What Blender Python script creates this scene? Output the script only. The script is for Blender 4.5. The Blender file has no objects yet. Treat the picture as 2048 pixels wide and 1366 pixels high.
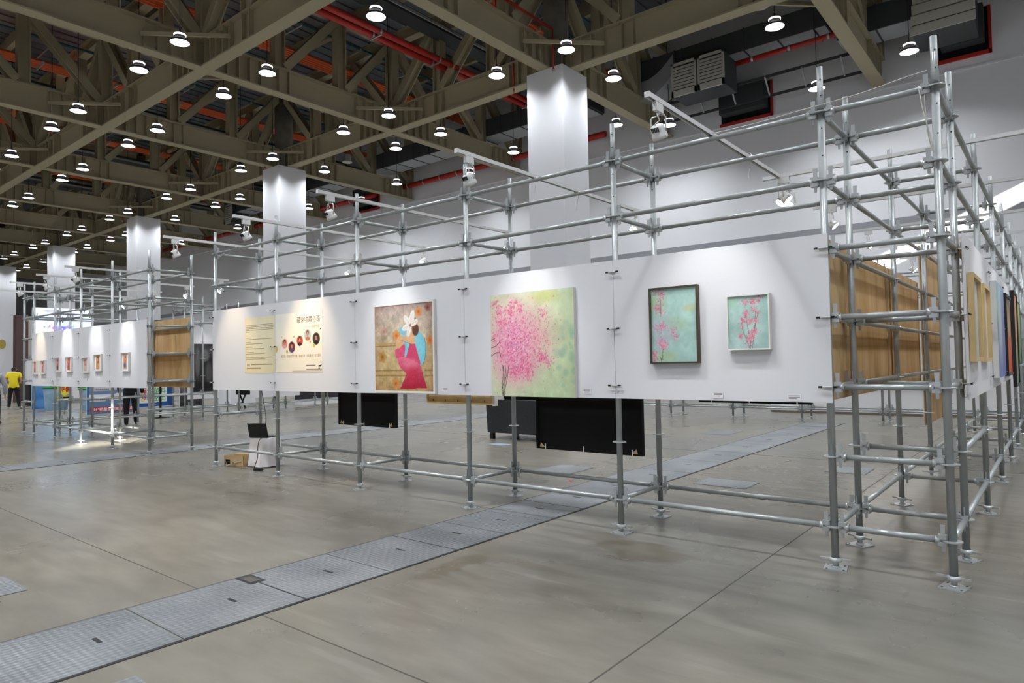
import bpy, math, random
import numpy as np
from mathutils import Vector, Matrix
random.seed(7)
rng = np.random.default_rng(7)
SC = bpy.context.scene
COL = SC.collection

# ------------------------------------------------------------------ camera
YAW, PITCH, ROLL = 0.68286, 0.03137, -0.01856
CAM = Vector((0.592, -5.238, 1.516))
fwd = Vector((-math.sin(YAW) * math.cos(PITCH), math.cos(YAW) * math.cos(PITCH), math.sin(PITCH)))
rgt = Vector((math.cos(YAW), math.sin(YAW), 0.0))
upv = rgt.cross(fwd)
r2 = rgt * math.cos(ROLL) + upv * math.sin(ROLL)
u2 = -rgt * math.sin(ROLL) + upv * math.cos(ROLL)
cd = bpy.data.cameras.new('camera')
cd.sensor_fit = 'HORIZONTAL'; cd.sensor_width = 36.0
cd.lens = 1349.8 * 36.0 / 2048.0
cd.clip_start = 0.05; cd.clip_end = 400
cam = bpy.data.objects.new('camera', cd); COL.objects.link(cam)
cam.matrix_world = Matrix(((r2.x, u2.x, -fwd.x, CAM.x), (r2.y, u2.y, -fwd.y, CAM.y), (r2.z, u2.z, -fwd.z, CAM.z), (0, 0, 0, 1)))
SC.camera = cam

# ------------------------------------------------------------------ world, sun, exposure
wd = bpy.data.worlds.new('world'); SC.world = wd; wd.use_nodes = True
wd.node_tree.nodes['Background'].inputs[0].default_value = (0.62, 0.74, 1.0, 1)
wd.node_tree.nodes['Background'].inputs[1].default_value = 1.0
SUN_DIR = Vector((-1.0, 0.8, -0.45)).normalized()
sl = bpy.data.lights.new('sun', 'SUN'); sl.energy = 34.0; sl.angle = 0.009; sl.color = (1.0, 0.95, 0.86)
so = bpy.data.objects.new('sun', sl); COL.objects.link(so)
so.rotation_euler = SUN_DIR.to_track_quat('-Z', 'Y').to_euler(); so.location = (20, -10, 20)
SC.view_settings.view_transform = 'Standard'; SC.view_settings.look = 'None'
SC.view_settings.gamma = 1.0; SC.view_settings.use_curve_mapping = False
SC.view_settings.exposure = 0.0
SC.cycles.max_bounces = 5; SC.cycles.diffuse_bounces = 4; SC.cycles.glossy_bounces = 2
SC.cycles.transmission_bounces = 3; SC.cycles.caustics_reflective = False; SC.cycles.caustics_refractive = False
SC.cycles.sample_clamp_indirect = 4.0
SC.cycles.use_adaptive_sampling = True; SC.cycles.adaptive_threshold = 0.08; SC.cycles.adaptive_min_samples = 16
LAMP_W = 80.0             # high bay lamps
LAMP_TINT = (.93, .965, 1.0)
SPOT_W = 40.0             # track spots

# ------------------------------------------------------------------ mesh builder
def V(*a): return Vector(a)
class MB:
    def __init__(s): s.v = []; s.f = []; s.m = []; s.sm = []
    def add(s, vs, fs, mi=0, sm=False):
        o = len(s.v); s.v += [tuple(p) for p in vs]
        for f in fs: s.f.append(tuple(i + o for i in f)); s.m.append(mi); s.sm.append(sm)
        return s
    def box(s, x0, x1, y0, y1, z0, z1, mi=0):
        vs = [(x0,y0,z0),(x1,y0,z0),(x1,y1,z0),(x0,y1,z0),(x0,y0,z1),(x1,y0,z1),(x1,y1,z1),(x0,y1,z1)]
        return s.add(vs, [(0,3,2,1),(4,5,6,7),(0,1,5,4),(1,2,6,5),(2,3,7,6),(3,0,4,7)], mi)
    def obox(s, c, ax, ay, az, hx, hy, hz, mi=0):
        c = Vector(c); vs = []
        for k in (-1, 1):
            for i, j in ((-1,-1),(1,-1),(1,1),(-1,1)): vs.append(c + ax*hx*i + ay*hy*j + az*hz*k)
        return s.add(vs, [(0,3,2,1),(4,5,6,7),(0,1,5,4),(1,2,6,5),(2,3,7,6),(3,0,4,7)], mi)
    def beam(s, p0, p1, w, h, mi=0, up=V(0,0,1)):
        p0 = Vector(p0); p1 = Vector(p1); d = (p1-p0); L = d.length; d.normalize()
        if abs(d.dot(up)) > .99: up = V(0,1,0)
        sd = d.cross(up).normalized(); u = sd.cross(d).normalized()
        return s.obox((p0+p1)/2, d, sd, u, L/2, w/2, h/2, mi)
    def tube(s, pts, r, n=12, mi=0, cap=True, sm=True):
        pts = [Vector(p) for p in pts]; rs = r if isinstance(r, (list, tuple)) else [r]*len(pts)
        vs = []; fs = []; ref = None
        for i, p in enumerate(pts):
            d = (pts[min(i+1, len(pts)-1)] - pts[max(i-1, 0)])
            if d.length < 1e-9: d = V(0,0,1)
            d.normalize()
            if ref is None: ref = V(0,0,1) if abs(d.z) < .9 else V(1,0,0)
            a = d.cross(ref).normalized(); b = d.cross(a).normalized()
            ref = b.cross(d) if False else ref
            for k in range(n):
                t = 2*math.pi*k/n; vs.append(p + a*math.cos(t)*rs[i] + b*math.sin(t)*rs[i])
        for i in range(len(pts)-1):
            for k in range(n):
                k2 = (k+1) % n; fs.append((i*n+k, i*n+k2, (i+1)*n+k2, (i+1)*n+k))
        o = len(s.v); s.add(vs, fs, mi, sm)
        if cap:
            s.f.append(tuple(o+k for k in range(n))[::-1]); s.m.append(mi); s.sm.append(False)
            e = o+(len(pts)-1)*n; s.f.append(tuple(e+k for k in range(n))); s.m.append(mi); s.sm.append(False)
        return s
    def lathe(s, prof, n=20, c=(0,0,0), mi=0, sm=True, ax=None):
        c = Vector(c); vs = []; fs = []
        if ax is None: a, b, d = V(1,0,0), V(0,1,0), V(0,0,1)
        else:
            d = Vector(ax).normalized(); a = d.cross(V(0,0,1) if abs(d.z) < .9 else V(1,0,0)).normalized(); b = d.cross(a)
        for r, z in prof:
            for k in range(n):
                t = 2*math.pi*k/n; vs.append(c + a*r*math.cos(t) + b*r*math.sin(t) + d*z)
        for i in range(len(prof)-1):
            for k in range(n):
                k2 = (k+1) % n; fs.append((i*n+k, i*n+k2, (i+1)*n+k2, (i+1)*n+k))
        return s.add(vs, fs, mi, sm)
    def disc(s, c, r, n=20, mi=0, down=False):
        c = Vector(c); vs = [c + V(r*math.cos(2*math.pi*k/n), r*math.sin(2*math.pi*k/n), 0) for k in range(n)]
        return s.add(vs, [tuple(range(n))[::-1] if down else tuple(range(n))], mi)
    def prism(s, poly, z0, z1, mi=0, plane='xy', smooth=False):
        n = len(poly)
        def P(p, z): return (p[0], p[1], z) if plane == 'xy' else ((p[0], z, p[1]) if plane == 'xz' else (z, p[0], p[1]))
        vs = [P(p, z0) for p in poly] + [P(p, z1) for p in poly]
        fs = [tuple(range(n))[::-1], tuple(range(n, 2*n))] + [(i, (i+1) % n, n+(i+1) % n, n+i) for i in range(n)]
        return s.add(vs, fs, mi)
    def mesh(s, name, mats):
        me = bpy.data.meshes.new(name); me.from_pydata(s.v, [], s.f)
        if not isinstance(mats, (list, tuple)): mats = [mats]
        for m in mats: me.materials.append(m)
        if len(mats) > 1: me.polygons.foreach_set('material_index', s.m)
        me.polygons.foreach_set('use_smooth', s.sm); me.update()
        return me
def ob(name, data, mat=None, parent=None, loc=None, rot=None):
    me = data.mesh(name, mat) if isinstance(data, MB) else data
    o = bpy.data.objects.new(name, me); COL.objects.link(o)
    if parent is not None: o.parent = parent
    if loc is not None: o.location = loc
    if rot is not None: o.rotation_euler = rot
    return o
def tag(o, label=None, cat=None, group=None, kind=None):
    if label: o['label'] = label
    if cat: o['category'] = cat
    if group: o['group'] = group
    if kind: o['kind'] = kind
    return o
def thing(name, label, cat, loc=(0,0,0), rz=0.0, group=None, kind=None):
    o = bpy.data.objects.new(name, None); COL.objects.link(o); o.empty_display_size = .1
    o.location = loc; o.rotation_euler = (0, 0, rz)
    return tag(o, label, cat, group, kind)
def struct(name, data, mat, label, parent=None):
    o = ob(name, data, mat, parent); return tag(o, label, None, None, 'structure')

# ------------------------------------------------------------------ materials
def lin(c): return tuple(((x/255)/12.92 if x/255 <= .04045 else ((x/255+.055)/1.055)**2.4) for x in c) + (1.0,)
def newmat(name):
    m = bpy.data.materials.new(name); m.use_nodes = True
    return m, m.node_tree.nodes, m.node_tree.links, m.node_tree.nodes['Principled BSDF']
def plain(name, rgb, rough=.5, metal=0.0, spec=.5, var=.0, vscale=3.0, bump=0.0, bscale=40.0):
    m, N, L, p = newmat(name)
    p.inputs['Base Color'].default_value = lin(rgb); p.inputs['Roughness'].default_value = rough
    p.inputs['Metallic'].default_value = metal; p.inputs['Specular IOR Level'].default_value = spec
    if var or bump:
        tc = N.new('ShaderNodeTexCoord')
    if var:
        n = N.new('ShaderNodeTexNoise'); n.inputs['Scale'].default_value = vscale; n.inputs['Detail'].default_value = 2
        L.new(tc.outputs['Object'], n.inputs['Vector'])
        r = N.new('ShaderNodeMapRange'); r.inputs[1].default_value = .3; r.inputs[2].default_value = .7
        r.inputs[3].default_value = 1-var; r.inputs[4].default_value = 1+var
        L.new(n.outputs['Fac'], r.inputs[0])
        mx = N.new('ShaderNodeVectorMath'); mx.operation = 'SCALE'; mx.inputs[0].default_value = lin(rgb)[:3]
        L.new(r.outputs[0], mx.inputs['Scale']); L.new(mx.outputs[0], p.inputs['Base Color'])
    if bump:
        b = N.new('ShaderNodeTexNoise'); b.inputs['Scale'].default_value = bscale
        L.new(tc.outputs['Object'], b.inputs['Vector'])
        bp = N.new('ShaderNodeBump'); bp.inputs['Strength'].default_value = bump; bp.inputs['Distance'].default_value = .01
        L.new(b.outputs['Fac'], bp.inputs['Height']); L.new(bp.outputs[0], p.inputs['Normal'])
    return m
def emit(name, rgb, strength, sampling='AUTO'):
    m = bpy.data.materials.new(name); m.use_nodes = True; N = m.node_tree.nodes; N.clear()
    e = N.new('ShaderNodeEmission'); e.inputs[0].default_value = lin(rgb) ; e.inputs[1].default_value = strength
    o = N.new('ShaderNodeOutputMaterial'); m.node_tree.links.new(e.outputs[0], o.inputs[0])
    m.cycles.emission_sampling = sampling
    return m
M = {}
M['steel'] = plain('galvanised_steel', (168,173,174), .35, .4, .5, .07, 9.0)
M['steel_bright'] = plain('bright_zinc', (190,194,196), .28, .55, .6)
M['steel_dark'] = plain('dark_slot', (22,22,24), .6)
M['white_board'] = plain('white_board_paint', (228,228,232), .55, 0, .3)
M['white_paint'] = plain('white_wall_paint', (236,237,242), .7, 0, .25)
M['column_paint'] = plain('white_column_paint', (222,223,228), .6, 0, .3)
M['white_plastic'] = plain('white_plastic', (224,224,224), .35)
M['black'] = plain('black_fabric', (14,14,15), .8, 0, .2)
M['black_plastic'] = plain('black_plastic', (18,18,20), .4)
M['olive'] = plain('olive_steel_paint', (172,163,136), .6, 0, .3)
M['deck'] = plain('roof_deck', (126,132,140), .55, .2, .4)
M['red_pipe'] = plain('red_pipe_paint', (184,42,33), .45)
M['orange_pipe'] = plain('orange_pipe', (214,92,38), .5)
M['teal_pipe'] = plain('teal_pipe', (40,104,110), .5)
M['duct'] = plain('galvanised_duct', (176,182,186), .5, .3)
M['duct_dark'] = plain('duct_insulation', (66,70,72), .7, 0, .3)
M['louvre'] = plain('louvre_paint', (196,193,184), .6)
M['concrete_col'] = plain('bare_concrete', (110,106,98), .85, 0, .2, .25, 1.6)
M['lamp_body'] = plain('lamp_housing', (96,92,100), .4, .3)
M['lamp_on'] = emit('lamp_diffuser_light', (255,252,253), 6.0, 'NONE')
M['lamp_ring'] = emit('lamp_ring_light', (255,250,252), 3.0, 'NONE')
M['lens_cool'] = emit('spot_lens_cool', (255,252,248), 14.0, 'NONE')
M['lens_warm'] = emit('spot_lens_warm', (255,222,176), 10.0, 'NONE')
M['cable'] = plain('black_cable', (24,22,26), .6)
M['cable_white'] = plain('white_cable', (205,203,196), .5)
M['kraft'] = plain('kraft_card', (186,160,120), .8, 0, .2, .05, 6)
M['cloth_white'] = plain('white_cloth', (226,222,224), .85, 0, .2, .02, 3)
M['sofa'] = plain('charcoal_fabric', (52,54,58), .85, 0, .25, .12, 30, .2, 120)
M['wood_frame'] = plain('pale_wood', (208,182,130), .5, 0, .4, .08, 8)
M['frame_white'] = plain('white_frame', (232,230,226), .45)
M['frame_dark'] = plain('dark_bronze_frame', (70,60,46), .45, .1)
M['frame_black'] = plain('black_frame', (20,20,20), .4)
M['paper'] = plain('white_paper', (236,235,240), .7)
M['ink'] = plain('black_ink', (40,36,34), .8, 0, .1)
M['ink_grey'] = plain('grey_ink', (130,120,112), .8, 0, .1)
M['ink_brown'] = plain('brown_ink', (168,134,92), .8, 0, .1)
M['ink_pale'] = plain('pale_brown_ink', (172,152,120), .8, 0, .1)
M['joint'] = plain('floor_joint_filler', (80,77,71), .8)
M['skin'] = plain('skin', (196,146,118), .55)
M['hair'] = plain('black_hair', (20,17,16), .6)

def wood_mat(name, a, b, scale=3.0):
    m, N, L, p = newmat(name); tc = N.new('ShaderNodeTexCoord'); mp = N.new('ShaderNodeMapping')
    mp.inputs['Scale'].default_value = (1, 1, .16); L.new(tc.outputs['Object'], mp.inputs[0])
    n = N.new('ShaderNodeTexNoise'); n.inputs['Scale'].default_value = scale; n.inputs['Detail'].default_value = 4; n.inputs['Distortion'].default_value = 1.2
    L.new(mp.outputs[0], n.inputs['Vector'])
    w = N.new('ShaderNodeTexNoise'); w.inputs['Scale'].default_value = 38; L.new(mp.outputs[0], w.inputs['Vector'])
    ad = N.new('ShaderNodeMath'); ad.operation = 'MULTIPLY_ADD'; ad.inputs[1].default_value = .35; L.new(w.outputs['Fac'], ad.inputs[0]); L.new(n.outputs['Fac'], ad.inputs[2])
    cr = N.new('ShaderNodeValToRGB'); cr.color_ramp.elements[0].color = lin(a); cr.color_ramp.elements[0].position = .45
    cr.color_ramp.elements[1].color = lin(b); cr.color_ramp.elements[1].position = .9
    L.new(ad.outputs[0], cr.inputs[0]); L.new(cr.outputs[0], p.inputs['Base Color']); p.inputs['Roughness'].default_value = .62
    p.inputs['Specular IOR Level'].default_value = .3
    return m
M['plywood'] = wood_mat('plywood', (216,188,142), (190,154,106))

def concrete_mat():
    m, N, L, p = newmat('polished_concrete_floor'); tc = N.new('ShaderNodeTexCoord')
    def noise(sc, det, dist=0.0, off=(0,0,0), stretch=(1,1,1)):
        mp = N.new('ShaderNodeMapping'); mp.inputs['Location'].default_value = off; mp.inputs['Scale'].default_value = stretch
        L.new(tc.outputs['Object'], mp.inputs[0])
        n = N.new('ShaderNodeTexNoise'); n.noise_dimensions = '2D'; n.inputs['Scale'].default_value = sc; n.inputs['Detail'].default_value = det; n.inputs['Distortion'].default_value = dist
        L.new(mp.outputs[0], n.inputs['Vector']); return n.outputs['Fac']
    def ramp(src, stops):
        r = N.new('ShaderNodeValToRGB'); e = r.color_ramp.elements
        e[0].position = stops[0][0]; e[0].color = stops[0][1]; e[1].position = stops[-1][0]; e[1].color = stops[-1][1]
        for pos, c in stops[1:-1]: q = e.new(pos); q.color = c
        L.new(src, r.inputs[0]); return r.outputs[0]
    def mix(f, a, b, mode='MIX'):
        x = N.new('ShaderNodeMix'); x.data_type = 'RGBA'; x.blend_type = mode
        if isinstance(f, float): x.inputs[0].default_value = f
        else: L.new(f, x.inputs[0])
        for k, c in ((6, a), (7, b)):
            if isinstance(c, tuple): x.inputs[k].default_value = c
            else: L.new(c, x.inputs[k])
        return x.outputs[2]
    base = ramp(noise(.2, 1, .0), [(.3, lin((113,113,109))), (.7, lin((123,117,106)))])
    mott_n = noise(.5, 7, .0, (3,1,0), (1,.7,1))
    mott = ramp(mott_n, [(.25, (.80,.80,.79,1)), (.75, (1.15,1.14,1.11,1))])
    c = mix(1.0, base, mott, 'MULTIPLY')
    n2 = noise(4.5, 8, .0, (9,4,0), (.45,1.5,1))
    fine = ramp(n2, [(.25, (.82,.82,.81,1)), (.75, (1.16,1.16,1.15,1))])
    c = mix(1.0, c, fine, 'MULTIPLY')
    scr = ramp(noise(3.0, 3, .0, (5,9,0), (.25,2.2,1)), [(.66, (0,0,0,1)), (.72, (1,1,1,1))])
    c = mix(scr, c, mix(.09, c, lin((190,186,176))))
    # brown spill stains in front of the scaffold
    sep = N.new('ShaderNodeSeparateXYZ'); L.new(tc.outputs['Object'], sep.inputs[0])
    def blob(cx, cy, rx, ry):
        a = N.new('ShaderNodeMath'); a.operation = 'MULTIPLY_ADD'; a.inputs[1].default_value = 1/rx; a.inputs[2].default_value = -cx/rx; L.new(sep.outputs[0], a.inputs[0])
        b = N.new('ShaderNodeMath'); b.operation = 'MULTIPLY_ADD'; b.inputs[1].default_value = 1/ry; b.inputs[2].default_value = -cy/ry; L.new(sep.outputs[1], b.inputs[0])
        v = N.new('ShaderNodeCombineXYZ'); L.new(a.outputs[0], v.inputs[0]); L.new(b.outputs[0], v.inputs[1])
        ln = N.new('ShaderNodeVectorMath'); ln.operation = 'LENGTH'; L.new(v.outputs[0], ln.inputs[0])
        d = N.new('ShaderNodeMath'); d.operation = 'MULTIPLY_ADD'; d.inputs[1].default_value = 1.6; L.new(n2, d.inputs[0]); L.new(ln.outputs['Value'], d.inputs[2])
        return d.outputs[0]
    for cx, cy, rx, ry, k in ((-2.05,-.42,.52,.26,.5), (-2.5,-.25,.4,.2,.4), (-3.0,-1.55,.14,.4,.4), (-2.75,-1.2,.5,.12,.25)):
        f = N.new('ShaderNodeMapRange'); f.inputs[1].default_value = 1.75; f.inputs[2].default_value = 1.45; f.inputs[3].default_value = 0; f.inputs[4].default_value = k
        L.new(blob(cx, cy, rx, ry), f.inputs[0]); c = mix(f.outputs[0], c, lin((84,72,50)))
    L.new(c, p.inputs['Base Color'])
    rr = N.new('ShaderNodeMapRange'); rr.inputs[1].default_value = .3; rr.inputs[2].default_value = .7; rr.inputs[3].default_value = .25; rr.inputs[4].default_value = .31
    L.new(mott_n, rr.inputs[0]); L.new(rr.outputs[0], p.inputs['Roughness'])
    p.inputs['Specular IOR Level'].default_value = .42
    return m
M['floor'] = concrete_mat()

def tread_mat():
    m, N, L, p = newmat('tread_plate'); tc = N.new('ShaderNodeTexCoord'); sep = N.new('ShaderNodeSeparateXYZ'); L.new(tc.outputs['Object'], sep.inputs[0])
    def wave(sx, sy):
        a = N.new('ShaderNodeMath'); a.operation = 'MULTIPLY'; a.inputs[1].default_value = sx; L.new(sep.outputs[0], a.inputs[0])
        b = N.new('ShaderNodeMath'); b.operation = 'MULTIPLY_ADD'; b.inputs[1].default_value = sy; L.new(sep.outputs[1], b.inputs[0]); L.new(a.outputs[0], b.inputs[2])
        s = N.new('ShaderNodeMath'); s.operation = 'SINE'; L.new(b.outputs[0], s.inputs[0]); return s.outputs[0]
    k = 2*math.pi/.055
    w1 = wave(k*.7, k*.7); w2 = wave(k*.7, -k*.7)
    mu = N.new('ShaderNodeMath'); mu.operation = 'MULTIPLY'; L.new(w1, mu.inputs[0]); L.new(w2, mu.inputs[1])
    n = N.new('ShaderNodeTexNoise'); n.inputs['Scale'].default_value = 1.6; n.inputs['Detail'].default_value = 3; L.new(tc.outputs['Object'], n.inputs['Vector'])
    cr = N.new('ShaderNodeValToRGB'); cr.color_ramp.elements[0].position = .3; cr.color_ramp.elements[0].color = lin((116,120,124)); cr.color_ramp.elements[1].position = .7; cr.color_ramp.elements[1].color = lin((146,149,152))
    L.new(n.outputs['Fac'], cr.inputs[0])
    dk = N.new('ShaderNodeMapRange'); dk.inputs[1].default_value = -.6; dk.inputs[2].default_value = .8; dk.inputs[3].default_value = .80; dk.inputs[4].default_value = 1.14; L.new(mu.outputs[0], dk.inputs[0])
    sc = N.new('ShaderNodeVectorMath'); sc.operation = 'SCALE'; L.new(cr.outputs[0], sc.inputs[0]); L.new(dk.outputs[0], sc.inputs['Scale'])
    L.new(sc.outputs[0], p.inputs['Base Color']); p.inputs['Metallic'].default_value = .35; p.inputs['Roughness'].default_value = .42
    bp = N.new('ShaderNodeBump'); bp.inputs['Strength'].default_value = .5; bp.inputs['Distance'].default_value = .004
    L.new(mu.outputs[0], bp.inputs['Height']); L.new(bp.outputs[0], p.inputs['Normal'])
    return m
M['tread'] = tread_mat()
def attr_mat(name, rough=.6, emission=0.0, spec=.3):
    m, N, L, p = newmat(name); a = N.new('ShaderNodeAttribute'); a.attribute_name = 'paint'
    L.new(a.outputs['Color'], p.inputs['Base Color']); p.inputs['Roughness'].default_value = rough; p.inputs['Specular IOR Level'].default_value = spec
    if emission: L.new(a.outputs['Color'], p.inputs['Emission Color']); p.inputs['Emission Strength'].default_value = emission; m.cycles.emission_sampling = 'NONE'
    return m
M['paint'] = attr_mat('painted_canvas')
M['print'] = attr_mat('printed_board', .5)
M['lightbox'] = attr_mat('backlit_print', .4, 1.6)

# ================================================================== the hall: floor, walls, roof
WY = 21.58                    # long white wall
XL, XR, YF, ZR = -104.0, 8.0, -22.0, 15.9
floor = struct('floor', MB().add([(XL,YF,0),(XR,YF,0),(XR,WY+.3,0),(XL,WY+.3,0)], [(0,1,2,3)]), M['floor'], 'worn grey polished concrete hall floor')
# saw-cut joints, slightly recessed look: thin filler strips
def strip(name, x0, x1, y0, y1, mat, z=.0015):
    return ob(name, MB().box(x0, x1, y0, y1, -.01, z), mat, floor)
strip('floor_joint', -1.190, -1.181, -14, 12.0, M['joint'])
strip('floor_joint', -11.9, 7.9, -2.984, -2.976, M['joint'])
strip('floor_joint', -11.9, 7.9, 5.41, 5.424, M['joint'])
strip('floor_joint', -28.9, -12.8, -2.984, -2.976, M['joint'])
strip('floor_joint', 6.9, 6.914, -14, 20, M['joint'])
# tread plate covers of the cable trenches
def plate(x0, x1, y0, y1, slot=True, mat='tread'):
    g = .006
    p = ob('cover_plate', MB().box(x0+g, x1-g, y0+g, y1-g, -.02, .005), M[mat], floor)
    if slot:
        sx = x0 + (x1-x0)*.52; sy = y0 + (y1-y0)*.62
        ob('lift_slot', MB().box(sx-.05, sx+.05, sy-.012, sy+.012, .004, .0065), M['steel_dark'], p)
    return p
ys = [-6.4,-5.3,-4.25,-3.45,-2.66,-1.95,-1.25,-.62,-.02,.62,1.35,2.25,3.25,4.35,5.5,6.7,7.9,9.1,10.3,11.4]
for a, b in zip(ys[:-1], ys[1:]): plate(-4.06, -3.27, a, b)
strip('trench_edge', -3.27, -3.252, ys[0], ys[-1], M['steel_dark'], .003)
strip('trench_edge', -4.078, -4.06, ys[0], ys[-1], M['joint'], .003)
for y in (-4.25, -2.66, -1.25, .62, 2.25): strip('trench_edge', -4.06, -3.27, y-.006, y+.006, M['steel_dark'], .006)
strip('trench_gap', -4.06, -3.84, -2.72, -2.6, M['steel_dark'], .0066); strip('trench_gap_filler', -4.02, -3.88, -2.70, -2.625, M['joint'], .0075)
ys2 = [-7+1.25*k for k in range(17)]
for a, b in zip(ys2[:-1], ys2[1:]): plate(-12.78, -11.99, a, b)
strip('trench_edge', -11.99, -11.97, ys2[0], ys2[-1], M['steel_dark'], .003)
for x0, x1, y0, y1 in ((-5.54,-5.02,-4.4,-3.7), (-3.02,-2.6,-4.4,-3.8), (-5.2,-4.6,2.15,2.95), (-2.95,-2.3,2.55,3.05), (-5.2,-4.6,7.85,8.75), (-18.5,-18.0,4.0,4.6), (-1.9,-1.4,4.3,4.9)):
    plate(x0, x1, y0, y1, False)

wall = struct('wall_back', MB().box(XL, XR, WY, WY+.3, 0, ZR), M['white_paint'], 'long white painted hall wall behind the columns')
ob('wall_ledge', MB().box(XL, XR, WY-.05, WY, 10.98, 11.04), M['white_paint'], wall)
ob('wall_band', MB().box(XL, XR, WY-.03, WY, 6.05, 6.33), plain('grey_band_paint', (150,152,158), .7), wall)
struct('wall_front', MB().box(XL, XR, YF-.3, YF, 0, ZR), M['white_paint'], 'white hall wall behind the photographer')
struct('wall_left', MB().box(XL-.3, XL, YF-.3, WY+.3, 0, ZR), M['white_paint'], 'far white end wall of the hall')
# right wall with two clerestory slots that let the sun in
wr = MB(); zs0, zs1 = 10.05, 10.72
wr.box(XR, XR+.3, YF-.3, WY+.3, 0, zs0); wr.box(XR, XR+.3, YF-.3, WY+.3, zs1, ZR)
sl_ = [(YF-.3, -18.9), (-17.2, 10.6), (17.8, WY+.3)]
for a, b in sl_: wr.box(XR, XR+.3, a, b, zs0, zs1)
struct('wall_right', wr, M['white_paint'], 'white hall wall with narrow high window slots')
# roof deck with purlins
roof = struct('ceiling', MB().box(XL, XR, YF, WY, ZR, ZR+.15), M['deck'], 'dark corrugated metal roof deck above the trusses')
rib = MB()
for k in range(int((-2 - XL)/.6)):
    x = -2 - .6*k
    if x > -60: rib.box(x-.12, x+.12, -6, WY, ZR-.06, ZR)
tag(ob('deck_ribs', rib, M['deck'], roof), kind='stuff')
for k in range(10):
    y = WY - 1.4 - 2.8*k
    if y > -6: ob('purlin', MB().box(-90, 4, y-.1, y+.1, 15.25, 15.55).box(-90, 4, y-.012, y+.012, 15.5, ZR), M['olive'], roof)

# ------------------------------------------------------------------ columns and roof trusses
GX = [4.0, -4.1, -12.25, -20.5, -28.55, -36.5, -44.5, -52.0, -59.3, -66.7, -74.0, -81.4]
GY = [-3.0, 5.25, 13.15]
ZB = 11.1
ordn = ['first', 'second', 'third', 'fourth', 'fifth']
for i, x in enumerate((-12.25, -28.55, -44.5, -59.3, -74.0)):
    c = thing('hall_column', f'{ordn[i]} square white hall column counted from the camera', None, (x, 13.2, 0), kind='structure')
    h = .72
    ob('shaft', MB().box(-h, h, -h, h, 0, ZB), M['column_paint'], c)
    ob('plinth', MB().box(-h-.015, h+.015, -h-.015, h+.015, 0, .12), M['louvre'], c)
    ob('round_core', MB().tube([(0,0,ZB-.01), (0,0,15.2)], .42, 20), M['concrete_col'], c)
def ibeam(mb, p0, p1, w, h, tf=.05, tw=.04):
    """I section whose underside centre line runs p0 -> p1"""
    p0 = Vector(p0); p1 = Vector(p1); z = V(0,0,1)
    mb.beam(p0+z*tf/2, p1+z*tf/2, w, tf); mb.beam(p0+z*(h-tf/2), p1+z*(h-tf/2), w*.9, tf); mb.beam(p0+z*h/2, p1+z*h/2, tw, h-2*tf)
    return mb
def hsec(mb, p0, p1, w, h, t=.04, up=V(0,0,1)):
    p0 = Vector(p0); p1 = Vector(p1); d = (p1-p0).normalized()
    if abs(d.dot(up)) > .99: up = V(0,1,0)
    sd = d.cross(up).normalized(); u = sd.cross(d).normalized()
    mb.beam(p0, p1, t, h, up=up)
    for s in (-1, 1): mb.beam(p0+u*s*(h/2), p1+u*s*(h/2), w, t, up=up)
    return mb
HB = .95
def truss(name, label, axis, c, s0, s1, nodes, support, zoff=0.0):
    """axis 'y': runs along Y at x=c; nodes = crossing positions; support = crossings carried by columns"""
    t = thing(name, label, None, (0,0,0), kind='structure')
    P = (lambda s, z: V(c, s, z)) if axis == 'y' else (lambda s, z: V(s, c, z))
    mb = ibeam(MB(), P(s0, ZB+zoff), P(s1, ZB+zoff), .42, HB)
    k = min(s0, s1)
    dv = V(0,1,0) if axis == 'y' else V(1,0,0); sv = V(1,0,0) if axis == 'y' else V(0,1,0)
    for n0 in nodes:
        for q in (-1.9,-1.5,-1.1,-.7,-.35,.35,.7,1.1,1.5,1.9,2.6,3.0):
            if k < n0+q < max(s0, s1): mb.obox(P(n0+q, ZB+zoff+HB/2), dv, sv, V(0,0,1), .015, .17, HB/2-.05)
    ob('bottom_chord', mb, M['olive'], t)
    ob('top_chord', ibeam(MB(), P(s0, 14.65), P(s1, 14.65), .34, .5), M['olive'], t)
    zt, zb = 14.68, ZB+zoff+HB
    nn = sorted(nodes)
    for a, b in zip(nn[:-1], nn[1:]):
        pan = (b-a)/3
        pts = [a, a+pan, a+2*pan, b]
        lean = (1 if b in support else -1) if (a in support) != (b in support) else (1 if b in support else -1)
        for j in range(3):
            if j > 0: ob('vertical', hsec(MB(), P(pts[j], zb), P(pts[j], zt), .34, .36, up=dv), M['olive'], t)
            p, q = (pts[j], pts[j+1]) if lean > 0 else (pts[j+1], pts[j])
            e = .22 * (1 if q > p else -1)
            ob('diagonal', hsec(MB(), P(p+e, zb+.05), P(q-e, zt-.05), .3, .32, up=sv), M['olive'], t)
    for a in nn:
        if a not in support: ob('vertical', hsec(MB(), P(a, zb), P(a, zt), .36, .38, up=dv), M['olive'], t)
    return t
ylab = {4.0:'out past the scaffold corner', -4.1:'nearest the right edge of the picture', -12.25:'over the first white column', -20.5:'between the first and second columns', -28.55:'over the second white column',
        -36.5:'between the second and third columns', -44.5:'over the third white column', -52.0:'between the third and fourth columns', -59.3:'over the fourth white column',
        -66.7:'between the fourth and fifth columns', -74.0:'over the fifth white column', -81.4:'beyond the fifth white column'}
for x in GX:
    truss('roof_truss', f'olive steel roof truss towards the wall, {ylab[x]}', 'y', x, -7.0, WY-.02, [-3.0, 5.25, 13.15, WY-.2], (13.15, -3.0) if False else (13.15,))
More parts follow.
